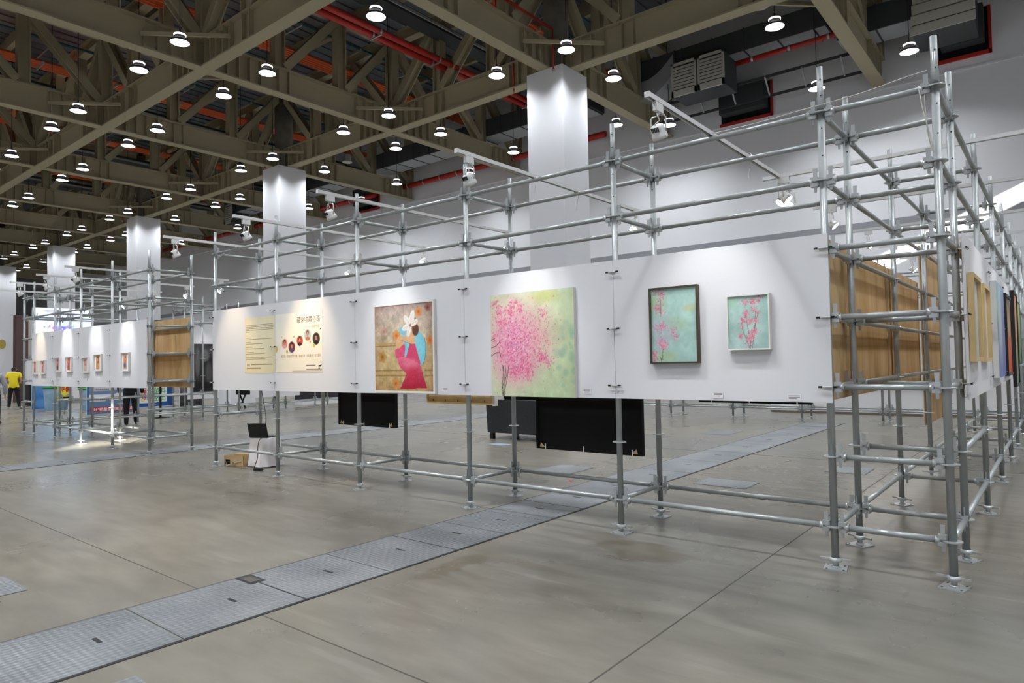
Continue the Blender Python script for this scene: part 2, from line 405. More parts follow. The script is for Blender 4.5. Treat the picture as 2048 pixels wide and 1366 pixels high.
for y, lb in ((-3.0, 'parallel to the long wall, above the photographer'), (5.25, 'parallel to the long wall, in front of the columns'), (13.15, 'parallel to the long wall, carried by the white columns')):
    sup = (-12.25,-28.55,-44.5,-59.3,-74.0)
    truss('roof_truss', f'olive steel roof truss {lb}', 'x', y, -96, 7.9, sorted(GX), sup, .003)

# ------------------------------------------------------------------ high bay lamps
def lamp_meshes():
    d = {}
    n = 20
    b = MB().lathe([(.27,.0),(.275,.03),(.2,.10),(.155,.16),(.155,.2)], n).lathe([(.15,.25),(.13,.29),(.06,.31),(.0,.31)], n)
    d['body'] = b.mesh('lamp_housing', M['lamp_body'])
    d['ring'] = MB().lathe([(.156,.2),(.17,.215),(.17,.245),(.15,.255)], n).mesh('lamp_glow_ring', M['lamp_ring'])
    d['diff'] = MB().disc((0,0,.004), .262, 16, down=True).mesh('lamp_diffuser', M['lamp_on'])
    d['hook'] = MB().tube([(0,0,.3),(0,0,.4)], .03, 8).mesh('lamp_hook', M['lamp_body'])
    return d
LM = lamp_meshes()
CORD = {}
def lamp(x, y, z, label, cordtop=None, power=1.0):
    t = thing('high_bay_lamp', label, 'lamp', (x, y, z), group='high bay lamps under the roof trusses')
    ob('housing', LM['body'], parent=t); ob('glow_ring', LM['ring'], parent=t); ob('diffuser', LM['diff'], parent=t); ob('hook', LM['hook'], parent=t)
    top = ZR+.02; h = round(top-z, 2)
    if h not in CORD: CORD[h] = MB().tube([(0,0,.38),(0,0,h)], .012, 6).mesh('lamp_cord', M['cable'])
    ob('cord', CORD[h], parent=t)
    key = ('light', power)
    if key not in CORD:
        l = bpy.data.lights.new('lamp_light', 'AREA'); l.shape = 'DISK'; l.size = .5; l.energy = LAMP_W*power; l.color = LAMP_TINT; l.spread = math.radians(132)
        CORD[key] = l
    lo = bpy.data.objects.new('lamp_light', CORD[key]); COL.objects.link(lo); lo.parent = t; lo.location = (0,0,-.002)
    return t
cname = {4.0:'above the photographer', -4.1:'right of the first column', -12.25:'at the first column', -20.5:'between first and second columns', -28.55:'at the second column', -36.5:'between second and third columns',
         -44.5:'at the third column', -52.0:'between third and fourth columns', -59.3:'at the fourth column', -66.7:'between fourth and fifth columns', -74.0:'at the fifth column', -81.4:'past the fifth column'}
for x in GX:
    for y in GY[1:]:
        for dx, dy, nm in ((1.4,-1.42,'top'), (-1.4,-1.42,'left'), (1.4,1.38,'right'), (-1.4,1.38,'bottom')):
            row = {-3.0:'overhead row', 5.25:'near truss', 13.15:'column row'}[y]
            if x+dx > 7: continue
            lamp(x+dx, y+dy, ZB-.05, f'high bay lamp, {row}, {cname[x]}, {nm} one of four')
for i, (x, y, z) in enumerate(((-2.8,19.0,11.05), (-5.6,19.2,10.7), (-11.1,19.2,10.75), (-13.3,18.9,11.2), (-18.5,18.6,11.1), (-21.8,19.2,10.9), (-26.6,18.7,11.15), (-30.2,19.2,10.9), (-34.9,18.9,11.2), (-43.5,19.0,11.2), (-52.0,19.0,11.2))):
    lamp(x, y, z, f'high bay lamp hanging close to the long wall, {["first","second","third","fourth","fifth","sixth","seventh","eighth","ninth","tenth","eleventh"][i]} from the right', 13.0, 1.2)
for y, rw in ((-3.6, 'first row'), (-11.2, 'second row'), (-18.6, 'third row')):       # the hall goes on behind: unseen lamps added as frontal fill, each for several
    for x in GX[:7]: lamp(x-1.2, y, ZB-.15, f'unseen high bay lamp added for fill behind the photographer, {rw}, {cname[x]}', power=4.0)
# corner braces beside the lamps: thin struts across the beam crossings
for x in GX[1:7]:
    for y in GY[1:]:
        t = thing('lamp_strut', f'thin olive strut across the beam crossing, {"near truss" if y < 6 else "column row"}, {cname[x]}', 'strut', (x, y, 0), kind='structure')
        z = ZB+.42
        for (a, b, c, d) in ((1.9,-.2,.2,-1.9), (-1.9,-.2,-.2,-1.9)) if False else ((2.0,-.18,.18,-2.0), (-2.0,.18,-.18,2.0)):
            ob('bar', MB().beam((a,b,z), (c,d,z), .07, .11), M['olive'], t)

# ------------------------------------------------------------------ pipes and ducts up in the roof
def pipes(name, label, cat, mat, xs, y0, y1, z, r, part='pipe', n=8, clip=True):
    t = thing(name, label, cat, (0,0,0), kind='structure')
    for x in xs: ob(part, MB().tube([(x,y0,z),(x,y1,z)], r, n), mat, t)
    if clip:
        mb = MB()
        k = y0+1.5
        while k < y1:
            for x in xs: mb.lathe([(r*1.12,-.04),(r*1.12,.04)], n, (x,k,z), ax=(0,1,0))
            mb.box(min(xs)-.1, max(xs)+.1, k-.02, k+.02, z-r-.05, z-r-.01)
            k += 2.8
        ob('hanger', mb, M['steel_bright'], t)
    return t
where = {-14.7:'right of the second bay', -23.1:'beyond the first bay', -31.6:'near the second column', -40.1:'beyond the second column', -48.6:'near the third column'}
for x in (-14.7, -23.1, -31.6, -40.1, -48.6):
    pipes('orange_conduit_bundle', f'bundle of orange conduits under the roof, {where[x]}', 'conduits', M['orange_pipe'], [x+.17*k for k in range(-2, 3)], -6, 21, 14.15, .07)
    pipes('teal_conduit_bundle', f'teal conduits beside the orange bundle, {where[x]}', 'conduits', M['teal_pipe'], [x-1.2, x+1.6], -6, 21, 14.6, .05)
    t = thing('cable_tray', f'dark cable tray beside the orange conduits, {where[x]}', 'cable tray', kind='structure')
    ob('tray', MB().box(x-3.0, x-2.3, -6, 21, 14.0, 14.12).box(x-3.0, x-2.96, -6, 21, 14.12, 14.25).box(x-2.34, x-2.3, -6, 21, 14.12, 14.25), M['duct_dark'], t)
    ob('rail', MB().box(x-2.1, x-2.05, -6, 21, 13.95, 14.05), M['duct'], t)
pipes('sprinkler_main', 'pair of thick red sprinkler mains between the first two trusses', 'pipes', M['red_pipe'], [-16.92, -17.32], -6, 21, 12.8, .11, n=12)
pipes('sprinkler_main', 'thin red sprinkler line along the truss of the second column', 'pipes', M['red_pipe'], [-29.65], -6, 12.6, 12.3, .05)
pipes('sprinkler_main', 'thin red sprinkler line above the first white column', 'pipes', M['red_pipe'], [-11.85], -6, 12.45, 12.3, .045, clip=False)
def xpipe(label, x0, x1, y, z, r):
    t = thing('sprinkler_branch', label, 'pipe', (0,0,0), kind='structure')
    ob('pipe', MB().tube([(x0,y,z),(x1,y,z)], r, 12), M['red_pipe'], t)
    mb = MB()
    for k in range(int(abs(x1-x0)/1.3)): mb.lathe([(r*1.15,-.04),(r*1.15,.04)], 12, (min(x0,x1)+.6+1.3*k,y,z), ax=(1,0,0))
    ob('clamp', mb, M['steel_bright'], t)
xpipe('red pipe crossing the near truss at the upper left', -23.0, -16.9, 5.75, 12.6, .12)
xpipe('red pipe crossing the near truss at the far left', -41.0, -36.0, 5.75, 12.6, .12)
for i, (x, y, z1) in enumerate(((-11.85,12.45,12.3), (-13.95,13.0,12.2), (-28.6,12.2,12.3), (-45.4,12.3,12.3))):
    t = thing('sprinkler_drop', f'thin red sprinkler drop pipe {["in front of the first column corner","just left of the first column","at the second column corner","at the third column corner"][i]}', 'pipe', (x,y,0), kind='structure')
    ob('pipe', MB().tube([(0,0,11.0),(0,0,z1)], .03, 8), M['red_pipe'], t)
    ob('head', MB().lathe([(.03,10.94),(.045,10.97),(.02,11.0)], 8), M['steel_bright'], t)
# air ducts and louvred fan units along the wall
def duct_run(label, x0, x1, y, z, w, h):
    t = thing('air_duct', label, 'duct', kind='structure')
    ob('casing', MB().box(x0, x1, y-w/2, y+w/2, z, z+h), M['duct_dark'], t)
    x = x0
    while x < x1-.3:
        xe = min(x+1.2, x1)
        ob('bottom_sheet', MB().box(x+.02, xe-.02, y-w/2+.02, y+w/2-.02, z-.02, z), M['duct'], t)
        ob('flange', MB().box(xe-.03, xe+.01, y-w/2-.03, y+w/2+.03, z-.04, z+h+.03), M['duct_dark'], t)
        x = xe
    return t
duct_run('dark square air duct above the fan unit beside the first column', -12.8, -5.2, 19.6, 12.75, 1.1, .8)
duct_run('dark square air duct near the top right corner', -4.9, -2.6, 19.6, 12.1, 1.1, .8)
duct_run('dark square air duct behind the first column', -29.0, -14.5, 19.4, 12.3, 1.2, .8)
duct_run('dark square air duct behind the second column', -44.5, -31.0, 19.4, 12.3, 1.2, .8)
def louvre_unit(label, x0, x1, y, z0, z1):
    t = thing('fan_unit', label, 'fan unit', ((x0+x1)/2, y, z0), kind='structure'); w = (x1-x0)/2; h = z1-z0
    ob('casing', MB().box(-w+.03, w-.03, .05, 1.3, .03, h-.03), M['duct_dark'], t)
    for s in (-1, 0):
        a = -w+.02 if s < 0 else .03; b = -.03 if s < 0 else w-.02
        ob('louvre_frame', MB().box(a, a+.08, 0, .08, 0, h).box(b-.08, b, 0, .08, 0, h).box(a, b, 0, .08, 0, .22).box(a, b, 0, .08, h-.1, h), M['louvre'], t)
        for k in range(7):
            zc = .26 + k*(h-.4)/7
            ob('louvre_blade', MB().add([(a+.07,.0,zc),(b-.07,.0,zc),(b-.07,.0,zc+.09),(a+.07,.0,zc+.09),(a+.07,.03,zc),(b-.07,.03,zc),(b-.07,.09,zc+.12),(a+.07,.09,zc+.12)],
               [(0,1,2,3),(3,2,6,7),(0,4,5,1),(4,7,6,5),(0,3,7,4),(1,5,6,2)]), M['louvre'], t)
    return t
louvre_unit('pale louvred fan unit on the wall side, right of the first column', -10.65, -8.55, 18.5, 11.52, 12.8)
t = thing('duct_elbow', 'curved grey duct elbow left of the louvred fan unit', 'duct', (0,0,0), kind='structure')
el = []
for k in range(9):
    a = k/8; el.append((-12.9+2.2*a, 12.75-1.25*math.sin(a*math.pi/2)**2*(1-a)-0.9*(1-a)))
mb = MB()
for (xa, za), (xb, zb_) in zip(el[:-1], el[1:]):
    mb.add([(xa,19.0,za),(xb,19.0,zb_),(xb,20.1,zb_),(xa,20.1,za),(xa,19.0,za+.75),(xb,19.0,zb_+.75),(xb,20.1,zb_+.75),(xa,20.1,za+.75)], [(0,3,2,1),(4,5,6,7),(0,1,5,4),(2,3,7,6)])
ob('elbow', mb, M['duct'], t); ob('flange', MB().box(-10.75,-10.68,18.97,20.13,12.7,13.55), M['duct_dark'], t); ob('flange', MB().box(-12.95,-12.88,18.97,20.13,11.8,12.65), M['duct_dark'], t)
louvre_unit('pale louvred fan unit on the wall side, left of the second column', -45.3, -43.4, 18.5, 11.53, 12.85)
t = thing('fan_unit', 'big pale slatted duct box at the top right corner', 'fan unit', (-1.9, 19.0, 11.5), kind='structure')
for k in range(4): ob('slat_sheet', MB().box(-.85+.03*k, .85, -.04-.02*k, .0, .32*k+.02, .30+.32*k), M['louvre'], t)
ob('casing', MB().box(-.8, .8, 0, 1.6, .05, 1.5), M['duct_dark'], t)
def wall_hole(label, x0, x1, z0, z1):
    t = thing('vent_opening', label, 'opening', ((x0+x1)/2, WY-.04, z0), kind='structure'); w = (x1-x0)/2; h = z1-z0
    ob('recess', MB().box(-w, w, .0, .03, 0, h), M['black'], t)
    ob('red_frame', MB().box(-w-.06, w+.06, -.05, .03, -.12, 0).box(w, w+.08, -.05, .03, -.12, h).box(-w-.08, -w, -.05, .03, h*.5, h), M['red_pipe'], t)
    ob('duct_stub', MB().box(-w+.1, w-.1, -.5, 0, .25, h-.05), M['duct_dark'], t)
wall_hole('dark vent opening with red rim in the wall, top right', -2.3, -.9, 11.45, 12.9)
wall_hole('dark vent opening with red rim beside the louvred fan unit', -9.9, -7.9, 11.1, 12.4)
wall_hole('dark vent opening with red rim left of the second column', -33.5, -31.5, 11.2, 12.5)
xpipe('bright red pipe along the wall at the top right', -8.4, -.9, 19.3, 12.45, .09)
xpipe('red pipe along the wall left of the first column', -30.0, -15.0, 20.9, 11.75, .14)
xpipe('red pipe along the wall below the roof, far end', -60.0, -31.0, 20.9, 11.75, .14)
t = thing('cable_ladder', 'dark cable ladder along the wall beside the fan unit', 'cable ladder', kind='structure')
ob('side_rail', MB().box(-12.6, -4.4, 20.0, 20.05, 11.9, 12.0), M['duct_dark'], t); ob('side_rail', MB().box(-12.6, -4.4, 20.5, 20.55, 11.35, 11.45), M['duct_dark'], t)
for k in range(6): ob('rung', MB().beam((-11.5+1.3*k,20.0,11.95), (-11.5+1.3*k,20.5,11.4), .05, .05), M['duct'], t)
def speaker(x, y, z, label):
    t = thing('ceiling_speaker', label, 'speaker', (x,y,z), kind='structure')
    ob('can', MB().lathe([(.16,.35),(.2,.1),(.24,.0)], 16), M['duct'], t); ob('grille', MB().lathe([(.24,0),(.25,-.02),(.2,-.03),(0,-.02)], 16), M['louvre'], t)
speaker(-14.1, 17.5, 11.6, 'round pale ceiling speaker just left of the first column')
speaker(-6.2, 15.5, 12.3, 'round pale ceiling speaker at the top beside the right truss')
speaker(-26.5, 15.4, 11.6, 'round pale ceiling speaker right of the second column')

# ================================================================== ring-lock scaffolds
Z0, DZ = .299, .5
def lev(k): return Z0 + DZ*k
SM = {}
def scaff_meshes():
    p = MB().tube([(0,0,.05),(0,0,3.33)], .0255, 16).tube([(0,0,3.30),(0,0,3.40),(0,0,3.43),(0,0,3.64)], [.0255,.0255,.0215,.0215], 16)
    SM['post'] = p.mesh('scaffold_post', M['steel'])
    pl = MB().tube([(0,0,.05),(0,0,3.33)], .0255, 10).tube([(0,0,3.30),(0,0,3.40),(0,0,3.43),(0,0,3.64)], [.0255,.0255,.0215,.0215], 10)
    SM['post_far'] = pl.mesh('scaffold_post_far', M['steel'])
    for nm, n in (('rosette', 20), ('rosette_far', 10)):
        SM[nm] = MB().lathe([(.0256,-.005),(.058,-.005),(.060,-.003),(.060,.003),(.058,.005),(.0256,.005)], n, sm=False).mesh(nm, M['steel_bright'])
    b = MB().box(-.075,.075,-.075,.075,0,.008).tube([(0,0,.008),(0,0,.07)], .019, 12).lathe([(.04,.05),(.042,.055),(.042,.075),(.03,.08)], 14)
    b.beam((-.1,0,.066), (.1,0,.066), .018, .014).tube([(.0,0,.0),(0,0,.02)], .03, 10)
    for sx in (-1,1):
        for sy in (-1,1): b.tube([(sx*.055,sy*.055,.008),(sx*.055,sy*.055,.0095)], .008, 8, mi=1)
    SM['base'] = b.mesh('base_jack', [M['steel_bright'], M['steel_dark']])
    # wedge head, +X is away from the post axis
    h = MB().box(.031,.082,-.021,.021,.007,.036).box(.031,.082,-.021,.021,-.036,-.007).tube([(.07,0,0),(.098,0,0)], .0265, 12)
    h.prism([(.044,-.075),(.062,-.075),(.068,.10),(.038,.10)], -.004, .004, plane='xz')
    h.box(.026,.032,-.012,.012,-.03,-.008).box(.026,.032,-.012,.012,.008,.03)
    SM['head'] = h.mesh('wedge_head', M['steel_bright'])
    SM['hole'] = MB().tube([(0,-.0266,0),(0,-.0245,0)], .0055, 8).mesh('pin_hole', M['steel_dark'])
    return h
HEAD = scaff_meshes()
LED = {}
def ledger_mesh(L, far):
    key = (round(L, 3), far)
    if key not in LED:
        mb = MB().tube([(.085,0,0),(L-.085,0,0)], .0208, 10 if far else 14)
        if far:
            for s in (0, 1):
                x0 = .036 if s == 0 else L-.09
                mb.box(x0, x0+.054, -.02, .02, -.035, .035); xm = .055 if s == 0 else L-.055
                mb.box(xm-.012, xm+.012, -.004, .004, -.07, .10)
        LED[key] = mb.mesh('scaffold_ledger', M['steel'])
    return LED[key]
def add_post(root, x, y, far=False, dz=0.0):
    p = ob('post', SM['post_far' if far else 'post'], parent=root, loc=(x, y, dz))
    for k in range(7): ob('rosette', SM['rosette_far' if far else 'rosette'], parent=p, loc=(0, 0, lev(k)))
    ob('base_plate', SM['base'], parent=p, rot=(0,0,random.uniform(-.5,.5)))
    return p
def add_ledger(root, a, b, k, far=False):
    a = Vector((a[0], a[1], lev(k))); b = Vector((b[0], b[1], lev(k))); d = b-a; L = d.length
    ang = math.atan2(d.y, d.x)
    l = ob('ledger', ledger_mesh(L, far), parent=root, loc=a, rot=(0,0,ang))
    if not far:
        ob('wedge_head', SM['head'], parent=l); ob('wedge_head', SM['head'], parent=l, loc=(L,0,0), rot=(0,0,math.pi))
    return l

# ---- the booth in the middle
FX = [0.0, -.715, -2.465, -4.272, -6.103, -7.899, -9.619]
D = .75
WYS = [0.0, D, 2.6, 4.6, 6.5, 8.3, 10.05, 11.45, 12.2]
BX = [-2.5, -4.2, -5.86, -7.55, -9.25]
B1 = thing('booth_scaffold', 'galvanised pipe scaffold of the central booth carrying the large paintings', 'scaffold')
posts1 = {}
for x in FX:
    for y in (0.0, D): posts1[(x,y)] = add_post(B1, x, y)
for x in FX[:2]:
    for y in WYS[2:]: posts1[(x,y)] = add_post(B1, x, y, far=y > 5)
for x in BX:
    for y in WYS[-2:]: add_post(B1, x, y, far=True)
for (x, y) in [(FX[0],0.0),(FX[1],0.0),(FX[2],0.0),(FX[1],D),(FX[0],D),(FX[2],D)]:
    for z in (3.18, 3.42, 3.54, 2.98): ob('pin_hole', SM['hole'], parent=posts1[(x,y)], loc=(0,0,z), rot=(0,0,.35))
for a, b in zip(FX[:-1], FX[1:]):
    short = a == 0.0
    for k in ((0,1,2,3,4,5,6) if short else (0,2,3,4,5,6)): add_ledger(B1, (b,0), (a,0), k)
    for k in ((0,1,2,3,4,5,6) if short else (0,2,5,6)): add_ledger(B1, (b,D), (a,D), k, far=(k==2 and not short))
for i, x in enumerate(FX):
    for k in ((0,2,3,4,5,6) if i < 2 else ((0,1,5,6) if i == 6 else (0,5,6))): add_ledger(B1, (x,0), (x,D), k)
for x in FX[:2]:
    for a, b in zip(WYS[1:-1], WYS[2:]):
        for k in (0,2,3,4,5,6): add_ledger(B1, (x,a), (x,b), k, far=a > 2)
add_ledger(B1, (FX[0],D), (FX[0],WYS[2]), 1)
for y in WYS[2:]:
    for k in (0,5,6): add_ledger(B1, (FX[1],y), (FX[0],y), k, far=y > 3)
bx = [FX[1]] + BX
for a, b in zip(bx[:-1], bx[1:]):
    for y in WYS[-2:]:
        for k in (0,5,6): add_ledger(B1, (b,y), (a,y), k, far=True)
for x in BX:
    for k in (0,5,6): add_ledger(B1, (x,WYS[-2]), (x,WYS[-1]), k, far=True)

# ---- the booth on the left with the small framed works
B2 = thing('booth_scaffold', 'galvanised pipe scaffold of the left booth carrying small framed works', 'scaffold')
LX = [-11.98, -13.62, -15.24, -16.8, -18.22, -18.95]
for x in LX:
    for y in (0.0, D): add_post(B2, x, y, far=True)
for a, b in zip(LX[:-1], LX[1:]):
    for y in (0.0, D):
        for k in ((0,1,2,3,4,5,6) if b == LX[-1] else (0,2,3,4,5,6)): add_ledger(B2, (b,y), (a,y), k, far=True)
for i, x in enumerate(LX):
    for k in ((0,1,2,3,4,5,6) if i == 0 else (0,5,6)): add_ledger(B2, (x,0), (x,D), k, far=True)
for y in (2.6, 4.4):
    for x in (LX[-2], LX[-1]): add_post(B2, x, y, far=True)
for a, b in ((D,2.6),(2.6,4.4)):
    for x in (LX[-2], LX[-1]):
        for k in (0,1,5,6): add_ledger(B2, (x,a), (x,b), k, far=True)

# ---- the booth behind, its wall runs away from the camera
B3 = thing('booth_scaffold', 'galvanised pipe scaffold of the booth behind with the black and white portrait', 'scaffold')
TY = [4.45, 6.2, 7.9, 9.6, 11.3]
for y in TY:
    for x in (-20.2, -20.95): add_post(B3, x, y, far=True)
for a, b in zip(TY[:-1], TY[1:]):
    for x in (-20.2, -20.95):
        for k in (0,5,6): add_ledger(B3, (x,a), (x,b), k, far=True)
for y in TY:
    for k in (0,5,6): add_ledger(B3, (-20.95,y), (-20.2,y), k, far=True)

# ================================================================== display boards
def board(label, w, h, loc, rz, group, ties=(), edge=None):
    """white board, local x along its width, local -y is the white face, origin at lower left corner"""
    t = thing('display_board', label, 'display board', loc, rz, group)
    m = MB().box(0, w, 0, .012, 0, h, 0)
    m.m[4] = 1                                   # bare plywood at the back
    ob('panel', m, [M['white_board'], M['plywood']], t)
    fr = MB().box(.08,.12,.012,.022,.02,h-.02).box(w-.12,w-.08,.012,.022,.02,h-.02)
    ob('batten', fr, M['plywood'], t)
    for x, z in ties:
        c = ob('tie', MB().tube([(x-.055,-.022,z),(x-.03,-.022,z),(x+.03,-.022,z),(x+.055,-.022,z)], .005, 8).tube([(x,-.022,z),(x,.03,z)], .005, 8), M['white_plastic'], t)
        ob('tie_tip', MB().tube([(x-.062,-.022,z),(x-.036,-.022,z)], .0075, 8).tube([(x+.036,-.022,z),(x+.062,-.022,z)], .0075, 8), M['black_plastic'], c)
    return t
PZ0, PZ1 = 1.185, 2.405
fl = {1:'white board with two teal blossom paintings, at the scaffold corner', 2:'white board with the green pink tree painting', 3:'white board with the painting of a woman in pink',
      4:'white board lit warm behind the title poster', 5:'white board at the left end with the cream text poster'}
gap = .002
for i in range(1, 6):
    x1, x0 = FX[i], FX[i+1]
    if i == 1: x1 += .03
    tz = [z - PZ0 for z in (1.30, 1.80, 2.30)]
    board(fl[i], x1-x0-2*gap, PZ1-PZ0, (x0+gap, -.048, PZ0), 0, 'front boards of the central booth', [(0.0, z) for z in tz] + ([(x1-x0-.03, z) for z in tz] if i == 1 else []))
# inside boards of the right wing: plywood backs are what the camera sees
wy = [.06, 2.6, 4.55]
for i, (a, b) in enumerate(zip(wy[:-1], wy[1:])):
    board(f'plywood backed board inside the right wing, {["at the corner bay","second from the corner"][i]}', b-a-.01, PZ1-PZ0+.02, (-.79, b, PZ0), -math.pi/2, 'inside boards of the right wing')
board('tall plywood backed board hanging low, third inside the right wing', 1.75, 2.3, (-.79, 6.45, .62), -math.pi/2, 'inside boards of the right wing')
# outside boards of the right wing
wo = [.62, 2.55, 4.5, 6.4, 8.3]
for i, (a, b) in enumerate(zip(wo[:-1], wo[1:])):
    board(f'white board outside the right wing, {["nearest, with wooden frames","second, with the blue abstract","third, with the black framed orange work","farthest"][i]}', b-a-.01, PZ1-PZ0, (.066, a, PZ0), math.pi/2, 'outside boards of the right wing', [(0.0, .12), (0.0, .62), (0.0, 1.1)])
# left booth
bl = ['at its right end with one framed card', 'second from its right end', 'third from its right end', 'at its left end, lit warm']
for i in range(4):
    board(f'white board of the left booth, {bl[i]}', LX[i]-LX[i+1]-.004, PZ1-PZ0, (LX[i+1]+.002, -.048, PZ0), 0, 'front boards of the left booth', [(0.0, .12), (0.0, .62), (0.0, 1.1)])
    if i < 2: board(f'plywood backed board at the rear of the left booth, {["right end","second from the right"][i]}', LX[i]-LX[i+1]-.004, 1.32, (LX[i]-.002, D+.045, PZ0-.02), math.pi, 'rear boards of the left booth')
# booth behind
board('white board with the black and white portrait, booth behind', 1.0, 2.4, (-20.12, 4.5, .58), math.pi/2, 'boards of the booth behind')
board('low white board of the booth behind, next to the portrait', 1.85, 1.9, (-20.12, 6.55, .52), math.pi/2, 'boards of the booth behind')
# partition down to the floor at the rear
t = thing('partition_wall', 'low white partition standing on the floor behind the right scaffold', 'partition', (-3.4, 14.1, 0))
ob('panel', MB().box(-2.4, 3.6, 0, .05, .0, 2.4), M['white_board'], t); ob('kick_strip', MB().box(-2.4, 3.6, -.006, 0, 0, .06), M['ink_grey'], t)

# ================================================================== track rails and spots
def spot_meshes():
    d = {}
    d['adapter'] = MB().box(-.016,.016,-.05,.05,-.062,0).mesh('adapter', M['white_plastic'])
    yk = MB().tube([(0,0,-.062),(0,0,-.085)], .008, 8)
    yk.tube([(-.056,0,-.205),(-.056,0,-.11),(-.046,0,-.09),(.046,0,-.09),(.056,0,-.11),(.056,0,-.205)], .0055, 8)
    d['yoke'] = yk.mesh('yoke', M['white_plastic'])
    hd = MB().lathe([(.0,-.05),(.03,-.048),(.044,-.04),(.05,-.02),(.05,.015),(.056,.02),(.056,.05),(.05,.05)], 20, ax=(0,1,0))
    for k in range(-2, 3): hd.obox((.012*k, -.025, -.0475), V(1,0,0), V(0,1,0), V(0,0,1), .0028, .016, .005, mi=1)
    d['head'] = hd.mesh('lamp_head', [M['white_plastic'], M['steel_dark']])
    for k in ('cool', 'warm'):
        l = MB().lathe([(0,.046),(.05,.046)][::-1], 16, ax=(0,1,0)); d['lens_'+k] = l.mesh('lens', M['lens_'+k])
    d['cord'] = MB().tube([(.0,-.02,-.07),(.01,-.03,-.1),(.02,-.02,-.13),(-.005,-.03,-.15),(0,-.05,-.17)], .004, 6).mesh('cord', M['white_plastic'])
    return d
SPM = spot_meshes()
def spot(label, x, y, z, rz, tilt, warm=False, power=1.0, group='track spots of the central booth', cone=58, blend=.9):
    t = thing('track_spot', label, 'spotlight', (x, y, z), rz, group)
    ob('adapter', SPM['adapter'], parent=t); ob('yoke', SPM['yoke'], parent=t); ob('cord', SPM['cord'], parent=t)
    h = ob('lamp_head', SPM['head'], parent=t, loc=(0,0,-.2), rot=(-tilt,0,0))
    ob('lens', SPM['lens_warm' if warm else 'lens_cool'], parent=h)
    if power > 0:
        l = bpy.data.lights.new('spot_beam', 'SPOT'); l.energy = SPOT_W*power; l.spot_size = math.radians(cone); l.spot_blend = blend; l.shadow_soft_size = .05
        l.color = (1.0, .76, .48) if warm else (1.0, .985, .97)
        lo = bpy.data.objects.new('spot_beam', l); COL.objects.link(lo); lo.parent = h; lo.location = (0,.06,0); lo.rotation_euler = (math.pi/2, 0, 0)
    return t
def rail(label, a, b, z, group):
    a = Vector((a[0],a[1],z)); b = Vector((b[0],b[1],z)); L = (b-a).length
    t = thing('track_rail', label, 'light track', a, math.atan2((b-a).y, (b-a).x), group)
    ob('channel', MB().box(0, L, -.018, .018, .012, .034).box(0, L, -.018, -.012, 0, .012).box(0, L, .012, .018, 0, .012), M['white_plastic'], t)
    ob('slot', MB().box(.02, L-.02, -.006, .006, .009, .0115), M['steel_dark'], t)
    ob('end_cap', MB().box(-.012, .0, -.02, .02, -.002, .036), M['white_plastic'], t); ob('end_cap', MB().box(L, L+.012, -.02, .02, -.002, .036), M['white_plastic'], t)
    return t
RZ = lev(6)+.021
over = ['over the teal paintings', 'over the green tree painting', 'over the painting of the woman', 'over the title poster', 'over the cream text poster']
for i, x in enumerate((-1.55, -3.36, -5.36, -7.05, -8.92)):
    rail(f'white light track lying across the scaffold {over[i]}', (x,-1.08), (x,2.16), RZ, 'light tracks of the central booth')
    tl = math.radians(56)
    spot(f'white track spot at the front end of the track {over[i]}', x, -.93, RZ, 0, tl, warm=i >= 3, power=(1.1,1.2,1.2,2.3,1.3)[i])
    spot(f'lit track spot at the rear end of the track {over[i]}', x, 2.02, RZ, math.pi, math.radians(42), power=.5)
spot('second lit track spot at the rear end over the teal paintings', -1.55, 1.8, RZ, math.pi-.5, math.radians(50), power=.4)
for i, y in enumerate((1.7, 3.5, 5.5, 7.4, 9.2)):
    rail(f'white light track across the right wing, {ordn[i]} from the corner', (-1.7,y), (1.35,y), RZ, 'light tracks of the right wing')
    spot(f'lit track spot inside the right wing, {ordn[i]} from the corner', -1.5, y, RZ, -math.pi/2, math.radians(45), power=.4, group='track spots of the right wing')
    spot(f'track spot outside the right wing, {ordn[i]} from the corner', 1.2, y, RZ, math.pi/2, math.radians(48), power=.8, group='track spots of the right wing')
for i, x in enumerate((-12.8, -14.3, -15.9, -17.6)):
    rail(f'white light track across the left booth, {ordn[i]} from its right end', (x,-1.05), (x,1.9), RZ, 'light tracks of the left booth')
    spot(f'track spot at the front of the left booth, {ordn[i]} from its right end', x, -.9, RZ, 0, math.radians(52), warm=i == 3, power=1.9, group='track spots of the left booth', cone=40)
    spot(f'lit track spot at the rear of the left booth, {ordn[i]} from its right end', x, 1.75, RZ, math.pi, math.radians(35), power=.3, group='track spots of the left booth')
for i, (x, y, a) in enumerate(((-19.6,5.0,1.2), (-19.5,6.6,1.5), (-19.5,8.3,1.6), (-19.5,10.0,1.6))):
    rail(f'white light track of the booth behind, {ordn[i]} from the portrait', (-21.6,y), (-18.9,y), RZ, 'light tracks of the booth behind')
    spot(f'lit track spot of the booth behind, {ordn[i]} from the portrait', -19.1, y, RZ, math.pi/2, math.radians(50), power=.6, group='track spots of the booth behind')

